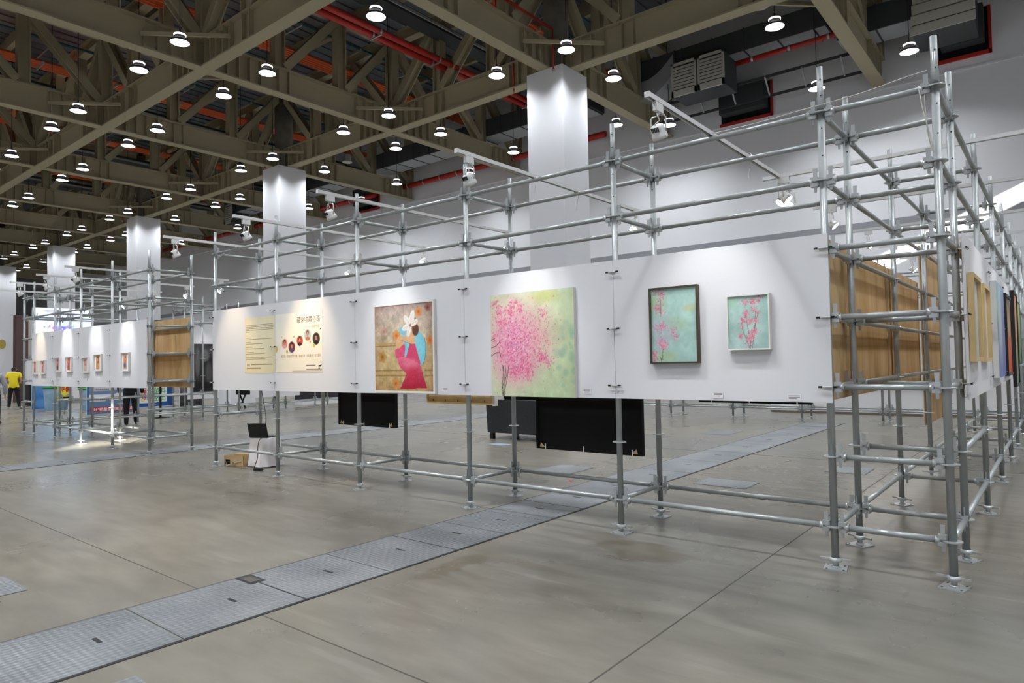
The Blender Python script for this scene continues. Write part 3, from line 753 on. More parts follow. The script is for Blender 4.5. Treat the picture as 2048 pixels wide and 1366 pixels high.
# loose white cables on the corner
def cable(label, pts, r, mat, name='loose_cable', n=6):
    P = [Vector(p) for p in pts]; out = []
    for i in range(len(P)-1):
        p0 = P[max(i-1,0)]; p1 = P[i]; p2 = P[i+1]; p3 = P[min(i+2,len(P)-1)]
        for k in range(6):
            t_ = k/6; out.append(.5*((2*p1)+(p2-p0)*t_+(2*p0-5*p1+4*p2-p3)*t_*t_+(3*p1-p0-3*p2+p3)*t_**3))
    out.append(P[-1])
    return tag(ob(name, MB().tube(out, r, n), mat), label, 'cable')
cable('white cable hanging from the top corner pipe of the central booth', [(-.09,-.03,3.30),(-.07,-.035,3.15),(-.035,-.04,2.98),(-.02,-.035,2.86),(-.045,-.03,2.98),(-.06,-.02,3.2),(-.05,.0,3.335)], .004, M['cable_white'])
cable('thin white wire lying along the top front pipe', [(-1.6,-.01,3.335),(-1.2,.0,3.338),(-.8,-.035,3.345),(-.45,-.01,3.37),(-.2,.01,3.41),(-.04,-.03,3.41)], .004, M['cable_white'])
for i, (x, y) in enumerate(((-1.52,.79), (-3.36,.05), (-3.36,.8), (-5.35,.8))):
    cable(f'thin tie wire tail at the track {["over the teal paintings","over the green tree, front pipe","over the green tree, rear pipe","over the woman painting"][i]}', [(x,y,RZ+.04),(x+.03,y-.04,RZ),(x+.01,y-.04,RZ-.1),(x+.0,y-.05,RZ-.2)], .0025, M['cable_white'])

# ================================================================== painted pictures
def vnoise(h, w, sx, sy, seed):
    r = np.random.default_rng(seed); gy, gx = int(sy)+2, int(sx)+2; g = r.random((gy, gx))
    y = np.linspace(0, sy, h)[:, None]; x = np.linspace(0, sx, w)[None, :]
    yi = y.astype(int); xi = x.astype(int); fy = y-yi; fx = x-xi; fy = fy*fy*(3-2*fy); fx = fx*fx*(3-2*fx)
    return (g[yi,xi]*(1-fx)+g[yi,xi+1]*fx)*(1-fy)+(g[yi+1,xi]*(1-fx)+g[yi+1,xi+1]*fx)*fy
class Art:
    def __init__(s, w, h, top, bot=None, aspect=None):
        s.w, s.h = w, h; s.asp = aspect or w/h
        t = np.linspace(0, 1, h)[:, None, None]; a = np.array(top, float); b = np.array(bot if bot else top, float)
        s.a = np.broadcast_to(a*(1-t)+b*t, (h, w, 3)).copy()
        s.U, s.W = np.meshgrid(np.linspace(0,1,w), np.linspace(0,1,h))
    def blend(s, mask, c, k=1.0):
        m = np.clip(mask, 0, 1)[..., None]*k; s.a = s.a*(1-m)+np.array(c, float)*m; return s
    def mottle(s, amp, sc, seed, col=None):
        n = vnoise(s.h, s.w, sc, sc/s.asp, seed)-.5
        n2 = vnoise(s.h, s.w, sc*3, sc*3/s.asp, seed+1)-.5
        s.a = s.a+(n+.6*n2)[..., None]*amp*(np.array(col) if col else 1.0); return s
    def ell(s, u, v, ru, rv, c, k=1.0, soft=.15, rot=0.0):
        du, dv = (s.U-u), (s.W-v)/s.asp*1.0
        rvv = rv/s.asp
        x = du*math.cos(rot)+dv*math.sin(rot); y = -du*math.sin(rot)+dv*math.cos(rot)
        d = np.sqrt((x/ru)**2+(y/rvv)**2); return s.blend((1-d)/soft+.5, c, k)
    def poly(s, pts, c, k=1.0, c2=None):
        ins = np.zeros((s.h, s.w), bool); n = len(pts)
        for i in range(n):
            x0, y0 = pts[i]; x1, y1 = pts[(i+1) % n]
            if y0 == y1: continue
            cond = ((s.W >= min(y0,y1)) & (s.W < max(y0,y1))); xx = x0+(s.W-y0)/(y1-y0)*(x1-x0); ins ^= cond & (s.U < xx)
        if c2 is None: return s.blend(ins.astype(float), c, k)
        v0 = min(p[1] for p in pts); v1 = max(p[1] for p in pts); t = np.clip((s.W-v0)/(v1-v0), 0, 1)[..., None]
        m = ins[..., None]*k; s.a = s.a*(1-m)+(np.array(c,float)*(1-t)+np.array(c2,float)*t)*m; return s
    def line(s, pts, wd, c, k=1.0):
        for (x0,y0),(x1,y1) in zip(pts[:-1], pts[1:]):
            dx, dy = x1-x0, (y1-y0)/s.asp; L2 = dx*dx+dy*dy+1e-12
            px, py = s.U-x0, (s.W-y0)/s.asp; t = np.clip((px*dx+py*dy)/L2, 0, 1)
            d = np.sqrt((px-t*dx)**2+(py-t*dy)**2); s.blend((wd-d)/(wd*.5)+.5, c, k)
        return s
    def dabs(s, n, fu, fv, r0, r1, cols, k, seed):
        r = np.random.default_rng(seed)
        for i in range(n):
            u, v = fu(r), fv(r); rad = r.uniform(r0, r1)
            i0, i1 = int((u-rad*2)*s.w), int((u+rad*2)*s.w)+2; j0, j1 = int((v-rad*2*s.asp)*s.h), int((v+rad*2*s.asp)*s.h)+2
            i0, j0 = max(i0,0), max(j0,0); i1, j1 = min(i1,s.w), min(j1,s.h)
            if i1 <= i0 or j1 <= j0: continue
            d = np.sqrt(((s.U[j0:j1,i0:i1]-u)/rad)**2+((s.W[j0:j1,i0:i1]-v)/s.asp/rad)**2)
            m = np.clip((1.2-d)*1.5, 0, 1)[..., None]*k*r.uniform(.6,1); c = np.array(cols[r.integers(len(cols))], float)
            s.a[j0:j1,i0:i1] = s.a[j0:j1,i0:i1]*(1-m)+c*m
        return s
    def mesh(s, name, W, H, mat):
        """grid in local xz, facing -y, origin lower left"""
        h, w = s.h, s.w
        xs = np.linspace(0, W, w); zs = np.linspace(H, 0, h)
        co = np.zeros((h, w, 3)); co[..., 0] = xs[None]; co[..., 2] = zs[:, None]
        me = bpy.data.meshes.new(name); nv = h*w; nf = (h-1)*(w-1)
        idx = np.arange(nv).reshape(h, w)
        q = np.stack([idx[1:,:-1], idx[1:,1:], idx[:-1,1:], idx[:-1,:-1]], -1).reshape(-1)
        me.vertices.add(nv); me.vertices.foreach_set('co', co.reshape(-1)); me.loops.add(nf*4); me.loops.foreach_set('vertex_index', q.astype(np.int32))
        me.polygons.add(nf); me.polygons.foreach_set('loop_start', np.arange(0, nf*4, 4, dtype=np.int32))
        c = np.clip(s.a, 0, 255)/255; c = np.where(c <= .04045, c/12.92, ((c+.055)/1.055)**2.4)
        col = np.ones((nv, 4)); col[:, :3] = c.reshape(-1, 3)
        at = me.attributes.new('paint', 'FLOAT_COLOR', 'POINT'); at.data.foreach_set('color', col.reshape(-1).astype(np.float32))
        me.materials.append(mat); me.update(calc_edges=True); return me
def picture(name, label, cat, art, W, H, loc, rz=0.0, depth=.03, frame=None, fw=.0, fd=None, edge=None, mat='paint', group=None, proud=0.0):
    """loc = lower left corner of the whole thing on the board face, local -y towards the viewer"""
    t = thing(name, label, cat, loc, rz, group)
    fd = fd or depth
    ob('canvas', art.mesh(name+'_picture', W-2*fw, H-2*fw, M[mat]), parent=t, loc=(fw, -depth-.0005-proud, fw))
    ob('stretcher', MB().box(fw, W-fw, -depth-proud, -.001, fw, H-fw), M[edge or 'frame_white'], t)
    if frame:
        fm = M[frame]
        ob('frame_side', MB().box(0, fw, -fd, -.001, 0, H), fm, t); ob('frame_side', MB().box(W-fw, W, -fd, -.001, 0, H), fm, t)
        ob('frame_side', MB().box(fw, W-fw, -fd, -.001, 0, fw), fm, t); ob('frame_side', MB().box(fw, W-fw, -fd, -.001, H-fw, H), fm, t)
    return t
BY = -.0485            # face of the front boards

# ---- woman in pink with a white flower
A = Art(130, 130, (192,180,172), (202,174,116)).mottle(36, 7, 3).mottle(34, 24, 5, (1,.9,.8))
A.blend((A.W-.42)/.1*(A.W < .75), (204,178,118), .35)
vg = np.clip((np.abs(A.U-.5)*2)**5*.5+(np.abs(A.W-.5)*2)**6*.6, 0, 1); A.blend(vg, (120,72,56), .55)
A.poly([(0,.435),(.38,.435),(.38,.462),(0,.462)], (186,148,88), .7).line([(0,.475),(.37,.475)], .006, (150,88,40), .8)
A.line([(0,.765),(.5,.765)], .006, (136,92,48), .7).line([(.86,.765),(1,.765)], .006, (136,92,48), .7).poly([(0,.78),(.53,.785),(.53,.815),(0,.815)], (190,160,100), .6).line([(0,.825),(.54,.825)], .005, (140,96,50), .7).line([(.87,.825),(1,.825)], .005, (140,96,50), .6)
for u, v, r, c in ((.77,.10,.06,(226,130,56)), (.385,.355,.062,(226,124,40)), (.95,.43,.055,(214,112,40)), (.13,.60,.07,(170,112,36)), (.37,.915,.065,(226,130,56)), (.92,.06,.05,(150,80,66)), (.16,.3,.05,(196,140,130))):
    for q in range(5): a = q*1.2566+u*9; A.ell(u+.5*r*math.cos(a), v+.5*r*math.sin(a), r*.6, r*.45, c, .55, .6, a)
    A.ell(u, v, r*.3, r*.3, tuple(x*.75 for x in c), .6, .8)
A.ell(.655, .525, .235, .235, (126,200,216), 1, .06).ell(.645, .50, .2, .2, (140,212,226), .6, .5)
A.line([(.865,.40),(.885,.5),(.87,.62),(.83,.72)], .004, (90,96,120), .8)
A.ell(.52, .30, .09, .05, (126,196,214), .9, .3)
A.poly([(.365,.515),(.50,.46),(.55,.455),(.56,.50),(.515,.61),(.45,.645),(.385,.62),(.36,.57)], (222,84,120))
A.poly([(.56,.50),(.62,.45),(.70,.445),(.80,.70),(.66,.66),(.53,.625)], (214,72,110))
A.poly([(.53,.44),(.62,.445),(.545,.625),(.515,.62),(.54,.52)], (126,200,216))
A.poly([(.40,.635),(.44,.61),(.54,.61),(.66,.65),(.78,.69),(.80,.72),(.84,.84),(.90,.965),(.44,.975),(.52,.86),(.55,.80),(.46,.74),(.42,.69)], (230,112,142), 1, (176,24,52))
A.ell(.62,.69,.12,.06,(236,140,160),.5,.9).ell(.66,.83,.1,.1,(200,40,66),.5,.9)
A.poly([(.365,.515),(.38,.44),(.41,.38),(.46,.355),(.55,.375),(.66,.395),(.705,.42),(.71,.455),(.66,.468),(.58,.445),(.52,.415),(.505,.46),(.44,.505)], (222,176,132))
A.line([(.47,.415),(.58,.45),(.66,.468)], .004, (150,90,70), .7)
A.ell(.63,.36,.085,.07,(226,178,136),1,.15).ell(.715,.30,.055,.07,(96,62,48),1,.2).ell(.69,.22,.05,.06,(120,84,60),.9,.3)
for a, L in ((2.35,.135),(1.25,.15),(.35,.12),(3.45,.13),(4.35,.125)):
    A.ell(.63+L*.55*math.cos(a), .245-L*.55*math.sin(a), L*.6, L*.28, (238,230,222), 1, .15, -a)
    A.line([(.63,.245),(.63+L*math.cos(a),.245-L*math.sin(a))], .003, (196,176,166), .6)
A.ell(.632,.247,.018,.018,(196,110,90))
A.mottle(14, 60, 21)
picture('painting', 'square painting of a woman in pink with a white flower, thin white frame', 'painting', A, 1.02, 1.03, (-5.71, BY, 1.195), depth=.03, frame='frame_white', fw=.024, fd=.036)
# ---- pink tree on green
A = Art(220, 220, (206,216,180), (194,210,170)).mottle(26, 5, 31).mottle(12, 26, 33)
A.blend((.42-A.U)/.5, (220,212,188), .55).blend((A.U-.72)/.3, (180,198,158), .5)
A.ell(.66,.06,.16,.06,(204,202,110),.5,.9)
A.dabs(26, lambda r: r.uniform(.8,1), lambda r: r.uniform(.25,1), .015, .05, [(120,172,148),(140,184,160),(150,190,170)], .35, 35)
A.ell(.31,.48,.30,.34,(238,170,192),.8,1.2).ell(.32,.56,.22,.24,(236,140,176),.7,1.2).ell(.62,.42,.2,.22,(226,190,180),.45,1.4)
g = lambda m, s: (lambda r: r.normal(m, s))
A.dabs(1900, g(.33,.145), g(.47,.165), .004, .011, [(226,90,136),(236,120,160),(222,70,120),(240,160,190),(210,100,150),(250,206,220),(244,180,204),(246,196,214)], .6, 41)
A.dabs(420, g(.62,.11), g(.42,.14), .003, .009, [(222,130,150),(214,110,130),(230,170,176)], .5, 43)
A.dabs(900, g(.30,.11), g(.52,.15), .003, .008, [(250,220,232),(244,190,212),(200,140,190),(226,70,116)], .8, 44)
for u, v, n, s in ((.06,.09,26,.03),(.10,.19,40,.035),(.30,.11,36,.035),(.38,.15,26,.025),(.24,.19,30,.03),(.62,.62,36,.025),(.70,.66,34,.03),(.15,.27,40,.04),(.42,.72,60,.05),(.30,.76,60,.04),(.66,.2,24,.03),(.06,.42,20,.025),(.48,.78,30,.03)):
    A.dabs(n*2, g(u,s), g(v,s), .004, .011, [(226,76,126),(240,140,176),(222,90,136)], .6, int(u*100+v*1000))
A.dabs(90, g(.4,.2), g(.5,.2), .003, .006, [(80,76,90),(110,90,110)], .7, 47)
for p in ([(.145,1.0),(.13,.93),(.17,.84),(.145,.70)], [(.16,1.0),(.175,.92),(.20,.84),(.225,.70)], [(.15,1.0),(.165,.90),(.19,.80),(.18,.70)], [(.15,.98),(.14,.88),(.155,.78),(.16,.70)], [(0,.605),(.06,.575),(.11,.57),(.125,.61)], [(0,.525),(.06,.51),(.11,.47)], [(0,.45),(.05,.43)]):
    A.line(p, .0042, (92,78,70), .85)
picture('painting', 'pale green canvas with a big pink blossoming tree', 'painting', A, 1.01, 1.015, (-3.875, BY, 1.185), depth=.034, edge='frame_white')
# ---- teal, dark frame
A = Art(84, 124, (172,206,197), (168,201,196)).mottle(22, 4, 51).mottle(8, 20, 52)
A.ell(.12,.2,.2,.12,(164,190,140),.6,.9).ell(.55,.5,.25,.1,(160,190,150),.5,.9).ell(.85,.28,.15,.05,(190,190,130),.5,.9).ell(.2,.55,.3,.2,(176,176,186),.45,.9).ell(.3,.92,.25,.08,(170,186,130),.5,.9)
for u, v, n, s in ((.24,.06,30,.05),(.22,.12,30,.04),(.14,.24,30,.05),(.2,.29,40,.06),(.24,.5,46,.04),(.12,.52,20,.05),(.22,.73,60,.06),(.28,.77,50,.05),(.48,.59,24,.04),(.54,.67,22,.025),(.05,.88,30,.03),(.06,.95,26,.04),(.08,.02,20,.05)):
    A.dabs(n*2, g(u,s), g(v,s*.7), .008, .02, [(214,110,140),(226,150,170),(200,90,120),(190,150,190),(240,190,200)], .65, int(u*100+v*999))
A.dabs(70, g(.4,.16), g(.58,.1), .008, .02, [(170,150,190),(200,160,180)], .5, 57)
for p in ([(.2,1),(.22,.92),(.25,.82)], [(.2,.97),(.26,.9)], [(.22,.35),(.22,.15)], [(.24,.97),(.18,.94),(.2,.98)]): A.line(p, .007, (96,96,84), .8)
picture('painting', 'tall teal painting with pink blossoms in a dark bronze frame', 'painting', A, .43, .635, (-2.095, BY, 1.485), depth=.03, frame='frame_dark', fw=.013, fd=.05, edge='frame_dark')
# ---- teal, white frame
A = Art(84, 104, (174,205,197), (170,198,194)).mottle(20, 4, 61).mottle(8, 22, 62)
A.blend((A.U-.7)/.3, (148,186,180), .5).ell(.12,.15,.15,.1,(160,204,176),.5,.9)
for p in ([(.52,1),(.46,.86),(.36,.66),(.33,.5)], [(.54,1),(.55,.85),(.48,.6),(.45,.4),(.46,.25)], [(.58,1),(.62,.8),(.66,.55),(.68,.3)], [(.6,.9),(.66,.6),(.74,.35)]): A.line(p, .0075, (100,108,100), .8)
for u, v, n, s in ((.42,.12,30,.04),(.62,.12,50,.045),(.44,.33,44,.04),(.63,.27,22,.04),(.36,.46,36,.04),(.52,.48,36,.04),(.69,.46,40,.05),(.63,.68,60,.05),(.54,.78,60,.06),(.3,.76,30,.03),(.8,.02,20,.05),(.5,.9,30,.08),(.76,.11,12,.02),(.34,.58,14,.03),(.74,.3,12,.03)):
    A.dabs(n*2, g(u,s), g(v,s*.8), .008, .02, [(222,110,140),(234,150,168),(206,84,116),(236,180,190)], .65, int(u*100+v*997))
picture('painting', 'small teal painting with pink blossom stems in a white frame', 'painting', A, .33, .425, (-1.425, BY, 1.58), depth=.04, frame='frame_white', fw=.01, fd=.055)

# ---- captions
def caption(label, x, z, w=.085, h=.05):
    t = thing('caption_card', label, 'caption card', (x, BY, z), 0, 'caption cards under the paintings')
    ob('card', MB().box(0, w, -.004, 0, 0, h), M['paper'], t)
    for k in range(3): ob('text_line', MB().box(w*.1, w*(.9-.2*(k == 2)), -.0046, -.004, h*(.72-.22*k), h*(.72-.22*k)+.004), M['ink_grey'], t)
caption('caption card beside the painting of the woman', -4.60, 1.22, .075, .045)
caption('caption card beside the green tree painting', -2.80, 1.22)
caption('caption card under the dark framed teal painting', -1.575, 1.205); caption('caption card under the white framed teal painting', -1.0, 1.195, .1, .05)

# ---- posters
def text(body, size, mat, parent, loc, align='LEFT', rz=0.0, sx=1.0, name='lettering', bold=0.0):
    c = bpy.data.curves.new('t', 'FONT'); c.body = body; c.size = size; c.align_x = align; c.offset = bold
    c.resolution_u = 2
    o = bpy.data.objects.new('t', c); COL.objects.link(o)
    dg = bpy.context.evaluated_depsgraph_get(); me = bpy.data.meshes.new_from_object(o.evaluated_get(dg))
    bpy.data.objects.remove(o); me.materials.clear(); me.materials.append(mat)
    for v in me.vertices: v.co = (v.co.x*sx, 0, v.co.y)
    me.name = name
    return ob(name, me, parent=parent, loc=loc)
A = Art(60, 60, (248,240,210), (244,230,190)).mottle(6, 5, 71)
vg = np.clip((np.abs(A.U-.5)*2)**6*.5+(np.abs(A.W-.5)*2)**6*.5, 0, 1); A.blend(vg, (228,208,156), .6)
P1 = thing('text_poster', 'cream text poster with small paragraphs on the left board', 'poster', (-8.66, BY, 1.435), 0)
ob('sheet', A.mesh('cream_sheet', .79, .80, M['print']), parent=P1, loc=(0,-.003,0)); ob('backing', MB().box(0,.79,-.0028,0,0,.80), M['paper'], P1)
def para(y, n, last=.5, x0=.03, x1=.75, s=.008):
    for k in range(n):
        xe = x1 if k < n-1 else x0+(x1-x0)*last
        xx = x0
        while xx < xe:
            w = random.uniform(.02,.06); w = min(w, xe-xx)
            ob('text_line', MB().box(xx, xx+w*.92, -.0037, -.003, y-.024*k, y-.024*k+s), M['ink_pale'], P1); xx += w
para(.685, 5, .15); para(.505, 1, .2); para(.482, 1, .95); para(.44, 1, .18); para(.415, 1, .62); para(.37, 1, .25); para(.345, 1, .68); para(.295, 1, .3); para(.272, 1, .7); para(.22, 2, .72)
text('收藏', .042, M['ink'], P1, (.05,-.0035,.10)); para(.115, 1, .98, .17, .74, .016); para(.06, 1, .55, .05, .74, .02)
P2 = thing('title_poster', 'cream title poster with five round portraits, lit warm', 'poster', (-7.85, BY, 1.44), 0)
A = Art(150, 110, (250,245,234), (246,236,216), aspect=1.36).mottle(5, 4, 75)
def portrait(u, v, r, bg, face, body, hair=(40,26,22)):
    A.ell(u, v, r, r*1.36*.98, bg, 1, .08); 
    sub = A.a.copy(); A.ell(u, v+r*1.15, r*.72, r*.75, body, 1, .15).ell(u, v-r*.45, r*.42, r*.62, hair, 1, .2).ell(u, v-r*.18, r*.32, r*.5, face, 1, .2)
    d = np.sqrt(((A.U-u)/r)**2+((A.W-v)/(r*1.33))**2); m = (d > 1)[..., None]; A.a = np.where(m, sub, A.a)
portrait(.205,.51,.062,(226,150,130),(206,120,110),(226,170,170),(70,26,24)); portrait(.36,.575,.07,(120,50,52),(206,140,120),(70,80,130))
portrait(.535,.475,.065,(196,80,60),(226,150,120),(40,40,60)); portrait(.70,.385,.072,(190,206,210),(206,150,120),(196,120,100),(120,70,50)); portrait(.875,.455,.074,(70,60,52),(196,140,120),(34,30,40))
for u, v, r, c in ((.255,.645,.02,(196,160,70)),(.41,.40,.012,(190,160,80)),(.75,.5,.016,(190,150,60)),(.83,.565,.024,(206,196,90)),(.96,.30,.010,(90,80,70)),(.145,.395,.008,(190,170,120)),(.0,.60,.045,(226,200,90))):
    A.ell(u, v, r, r*1.36, c, 1, .2)
A.ell(.93,.935,.018,.012,(60,56,52),1,.3)
ob('sheet', A.mesh('title_sheet', 1.085, .80, M['print']), parent=P2, loc=(0,-.003,0)); ob('backing', MB().box(0,1.085,-.0028,0,0,.80), M['paper'], P2)
text('藏家收藏之路', .088, M['ink'], P2, (1.04,-.0035,.665), 'RIGHT')
text('————名家作品', .042, M['ink_brown'], P2, (1.02,-.0035,.585), 'RIGHT')
text('藏家展／收藏家們的收藏／藏家分享・名家畫作・當代藝術', .04, M['ink_brown'], P2, (1.05,-.0035,.205), 'RIGHT', sx=.88)
for x0, x1, z, hh in ((.72,.93,.085,.012),(.72,1.07,.035,.008),(.40,1.07,.015,.005)): ob('text_line', MB().box(x0, x1, -.0037, -.003, z, z+hh), M['ink_grey'], P2)
ob('logo', MB().prism([(.98,.075),(1.04,.07),(1.06,.085),(1.06,.115),(1.045,.095),(1.0,.09)], -.0037, -.003, plane='xz'), M['ink'], P2)

# ---- small framed cards of the left booth
cards = [(-13.02,1.49,.36,.35,0), (-14.33,1.50,.37,.34,1), (-14.97,1.47,.34,.32,2), (-15.92,1.49,.36,.33,3), (-16.58,1.49,.34,.33,4), (-17.55,1.45,.34,.32,5), (-18.07,1.45,.3,.32,6)]
cl = ['with an orange and blue figure, at the right end', 'with a brown figure, second from the right', 'with a pink figure, third from the right', 'with a red figure, fourth from the right', 'with a pink and black figure, fifth from the right', 'in warm light, second from the left', 'in warm light, leftmost']
pal = [((206,170,150),(214,110,60),(90,90,110)), ((196,130,70),(150,80,40),(206,160,110)), ((226,180,170),(206,120,90),(226,200,190)), ((206,120,90),(180,60,40),(150,70,60)), ((226,170,170),(206,90,110),(70,50,60)), ((206,150,140),(170,100,110),(150,110,120)), ((214,160,150),(186,120,110),(120,90,100))]
for x, z, w, h, i in cards:
    t = thing('framed_card', f'small white box frame {cl[i]}', 'framed picture', (x, BY, z), 0, 'framed cards of the left booth')
    for a in ((0,.016,0,h), (w-.016,w,0,h), (.016,w-.016,0,.016), (.016,w-.016,h-.016,h)): ob('frame_side', MB().box(a[0],a[1],-.04,-.001,a[2],a[3]), M['frame_white'], t)
    ob('mat_board', MB().box(.016,w-.016,-.012,-.001,.016,h-.016), M['paper'], t)
    A = Art(24, 36, pal[i][0]).mottle(30, 4, 80+i); A.ell(.5,.35,.3,.25,pal[i][1],.9,.4).ell(.45,.75,.35,.2,pal[i][2],.8,.5).ell(.6,.2,.14,.1,(50,40,44),.7,.4).ell(.5,.3,.14,.12,(226,190,170),.8,.4)
    ob('card', A.mesh('card_picture', w*.44, h*.78, M['print']), parent=t, loc=(w*.22,-.0165,h*.12)); ob('card_backing', MB().box(w*.22,w*.66,-.016,-.012,h*.12,h*.9), M['paper'], t)
    tag(ob('caption_card', MB().box(x+w*.3,x+w*.62,BY-.003,BY,z-.16,z-.11), M['paper']), f'caption card under the box frame {cl[i]}', 'caption card', 'captions of the left booth')

# ---- works outside the right wing
OX = .068
def wingpic(label, art, W, H, y0, z0, **k): return picture('painting', label, 'painting', art, W, H, (OX, y0, z0), math.pi/2, **k)
A0 = Art(20, 30, (206,206,212), (190,190,200)).mottle(10,3,90); A0.ell(.5,.8,.2,.06,(120,120,124),.7,.5)
wingpic('deep pale wooden frame with a white sheet, nearest on the right wing', A0, .62, .66, .74, 1.46, depth=.012, frame='wood_frame', fw=.032, fd=.042)
A0 = Art(20, 30, (214,206,200), (206,200,196)).mottle(10,3,91); A0.ell(.5,.75,.2,.06,(120,110,110),.7,.5)
wingpic('deep pale wooden frame with a white sheet, second on the right wing', A0, .62, .66, 1.62, 1.45, depth=.012, frame='wood_frame', fw=.032, fd=.042)
A1 = Art(30, 40, (150,190,206), (110,120,170)).mottle(40,3,92); A1.ell(.4,.4,.3,.4,(206,214,190),.6,.9).ell(.8,.5,.25,.5,(120,110,160),.6,.9)
wingpic('pale canvas with blue and lilac haze on the right wing', A1, 1.05, .95, 2.85, 1.28, depth=.05, edge='frame_white')
A1 = Art(30, 40, (120,110,90), (190,80,50)).mottle(60,4,93); A1.ell(.5,.4,.3,.3,(180,170,140),.7,.9).ell(.5,.75,.4,.25,(214,90,50),.8,.6)
wingpic('black framed orange and grey painting on the right wing', A1, .95, .98, 4.6, 1.25, depth=.03, frame='frame_black', fw=.035, fd=.04)
A1 = Art(30, 50, (226,170,130), (120,140,120)).mottle(30,4,94); A1.ell(.5,.3,.5,.3,(230,160,120),.6,.9)
wingpic('tall black framed peach painting hanging low on the right wing', A1, .9, 1.32, 6.2, 1.06, depth=.03, frame='frame_black', fw=.035, fd=.045)
A1 = Art(20, 30, (180,190,120), (90,130,90)).mottle(30,4,95); wingpic('green and yellow painting far down the right wing', A1, .8, .95, 7.4, 1.35, depth=.03, frame='frame_black', fw=.02, fd=.035)

# ---- backs of canvases hanging on the inside of the front wall
def back(label, x0, x1, z0, z1, y=.86, wood=False):
    t = thing('canvas_back', label, 'canvas', (x0, y, z0), 0); w = x1-x0; h = z1-z0
    ob('backing', MB().box(.012, w-.012, .0, .012, .012, h-.012), M['wood_frame' if wood else 'black'], t)
    for a in ((0,.03,0,h), (w-.03,w,0,h), (.03,w-.03,0,.03), (.03,w-.03,h-.03,h)): ob('stretcher_bar', MB().box(a[0],a[1],-.012,.04,a[2],a[3]), M['wood_frame' if wood else 'black'], t)
    if wood:
        for k in range(5): ob('clip', MB().box(.12+k*(w-.24)/4-.006, .12+k*(w-.24)/4+.006, -.016, -.012, .03, .055), M['steel_dark'], t)
        ob('canvas_edge', MB().box(w, w+.035, -.012, .05, -.01, h), M['frame_white'], t)
    else:
        for cx, cz, sx in ((.05,.02,1), (w-.05,.02,-1)): ob('corner_patch', MB().prism([(cx,cz),(cx+.07*sx,cz),(cx+.05*sx,cz+.02),(cx+.015*sx,cz+.05)], -.0135, -.012, plane='xz'), M['kraft'], t)
        for px, pz, vert in ((.12,.0,1), (w*.47,.0,1), (w-.12,.0,1), (.0,h*.7,0), (w-.05,h*.7,0)):
            ob('clip', MB().box(px, px+(.012 if vert else .05), -.016, -.012, pz, pz+(.06 if vert else .012)), M['white_plastic'], t)
    return t
back('large black canvas back hanging below the green tree painting', -4.03, -2.70, .55, 1.75)
back('black canvas back hanging below the title poster', -7.67, -6.42, .66, 1.7)
back('pale wooden canvas back peeking out below the woman painting', -5.8, -4.68, 1.015, 1.9, wood=True)
back('thin black canvas edge peeking out below the teal paintings', -2.09, -1.08, 1.11, 2.0)

# ================================================================== props inside the booth
S = thing('armchair', 'charcoal fabric armchair seen from behind, under the green tree painting', 'armchair', (-7.75, 5.0, 0), .0)
ob('backrest', MB().prism([(-.66,.13),(.66,.13),(.70,.78),(-.70,.78)], -.0, .2, plane='xz'), M['sofa'], S)
ob('seat', MB().box(-.5,.5,.2,.85,.13,.42), M['sofa'], S)
for s in (-1, 1):
    ob('arm', MB().box(min(s*.5,s*.66),max(s*.5,s*.66),.15,.9,.13,.6), M['sofa'], S)
    for y in (.06,.82): ob('leg', MB().prism([(s*.58-.04,y-.04),(s*.58+.04,y-.04),(s*.58+.04,y+.04),(s*.58-.04,y+.04)], 0, .13), M['black_plastic'], S)
tag(ob('cushion', MB().box(-.40,.40,.02,.14,0,.44).tube([(-.40,.08,.42),(.40,.08,.42)], .075, 10), M['black'], None, (-7.75,5.205,.425)), 'black cushion standing on the charcoal armchair', 'cushion')
fs = tag(ob('floor_sheet', MB().box(-.2,.2,-.12,.12,0,.006), plain('pale_blue_sheet', (150,168,190), .4), None, (-7.55,4.35,.002)), 'small pale blue sheet lying on the floor beside the armchair', 'sheet')
# draped stool with laptop
T = thing('draped_stool', 'low stool under a white draped cloth beside the left posts', 'stool', (-8.98, .45, 0))
def drape(rx, ry, h, n=44):
    mb = MB(); vs = []; fs = []
    rows = [(0.0,h,.0),(.9,h,.0),(1.0,h-.015,.0),(1.03,h*.7,.3),(1.1,h*.35,.8),(1.2,.015,1.2)]
    for s, z, fo in rows:
        for k in range(n):
            a = 2*math.pi*k/n; sq = 1/max(abs(math.cos(a)), abs(math.sin(a)))**.75
            f = 1+fo*.07*math.sin(a*9+1.3*math.sin(a*2)); vs.append((rx*s*sq*math.cos(a)*f, ry*s*sq*math.sin(a)*f, z))
    for i in range(len(rows)-1):
        for k in range(n): fs.append((i*n+k, i*n+(k+1) % n, (i+1)*n+(k+1) % n, (i+1)*n+k))
    return mb.add(vs, fs, 0, True)
ob('cloth', drape(.2,.17,.44), M['cloth_white'], T)
ob('seat', MB().tube([(0,0,.40),(0,0,.43)], .16, 16), M['white_plastic'], T)
for a in range(4): ob('leg', MB().tube([(.13*math.cos(a*1.57+.78),.13*math.sin(a*1.57+.78),0),(.1*math.cos(a*1.57+.78),.1*math.sin(a*1.57+.78),.4)], .012, 8), M['white_plastic'], T)
Lp = thing('laptop', 'open black laptop standing on the white draped stool', 'laptop', (-8.98, .40, .4405), math.radians(24))
ob('base', MB().box(-.16,.16,-.08,.15,0,.018), M['black_plastic'], Lp); ob('keyboard', MB().box(-.14,.14,-.03,.09,.018,.02), M['steel_dark'], Lp)
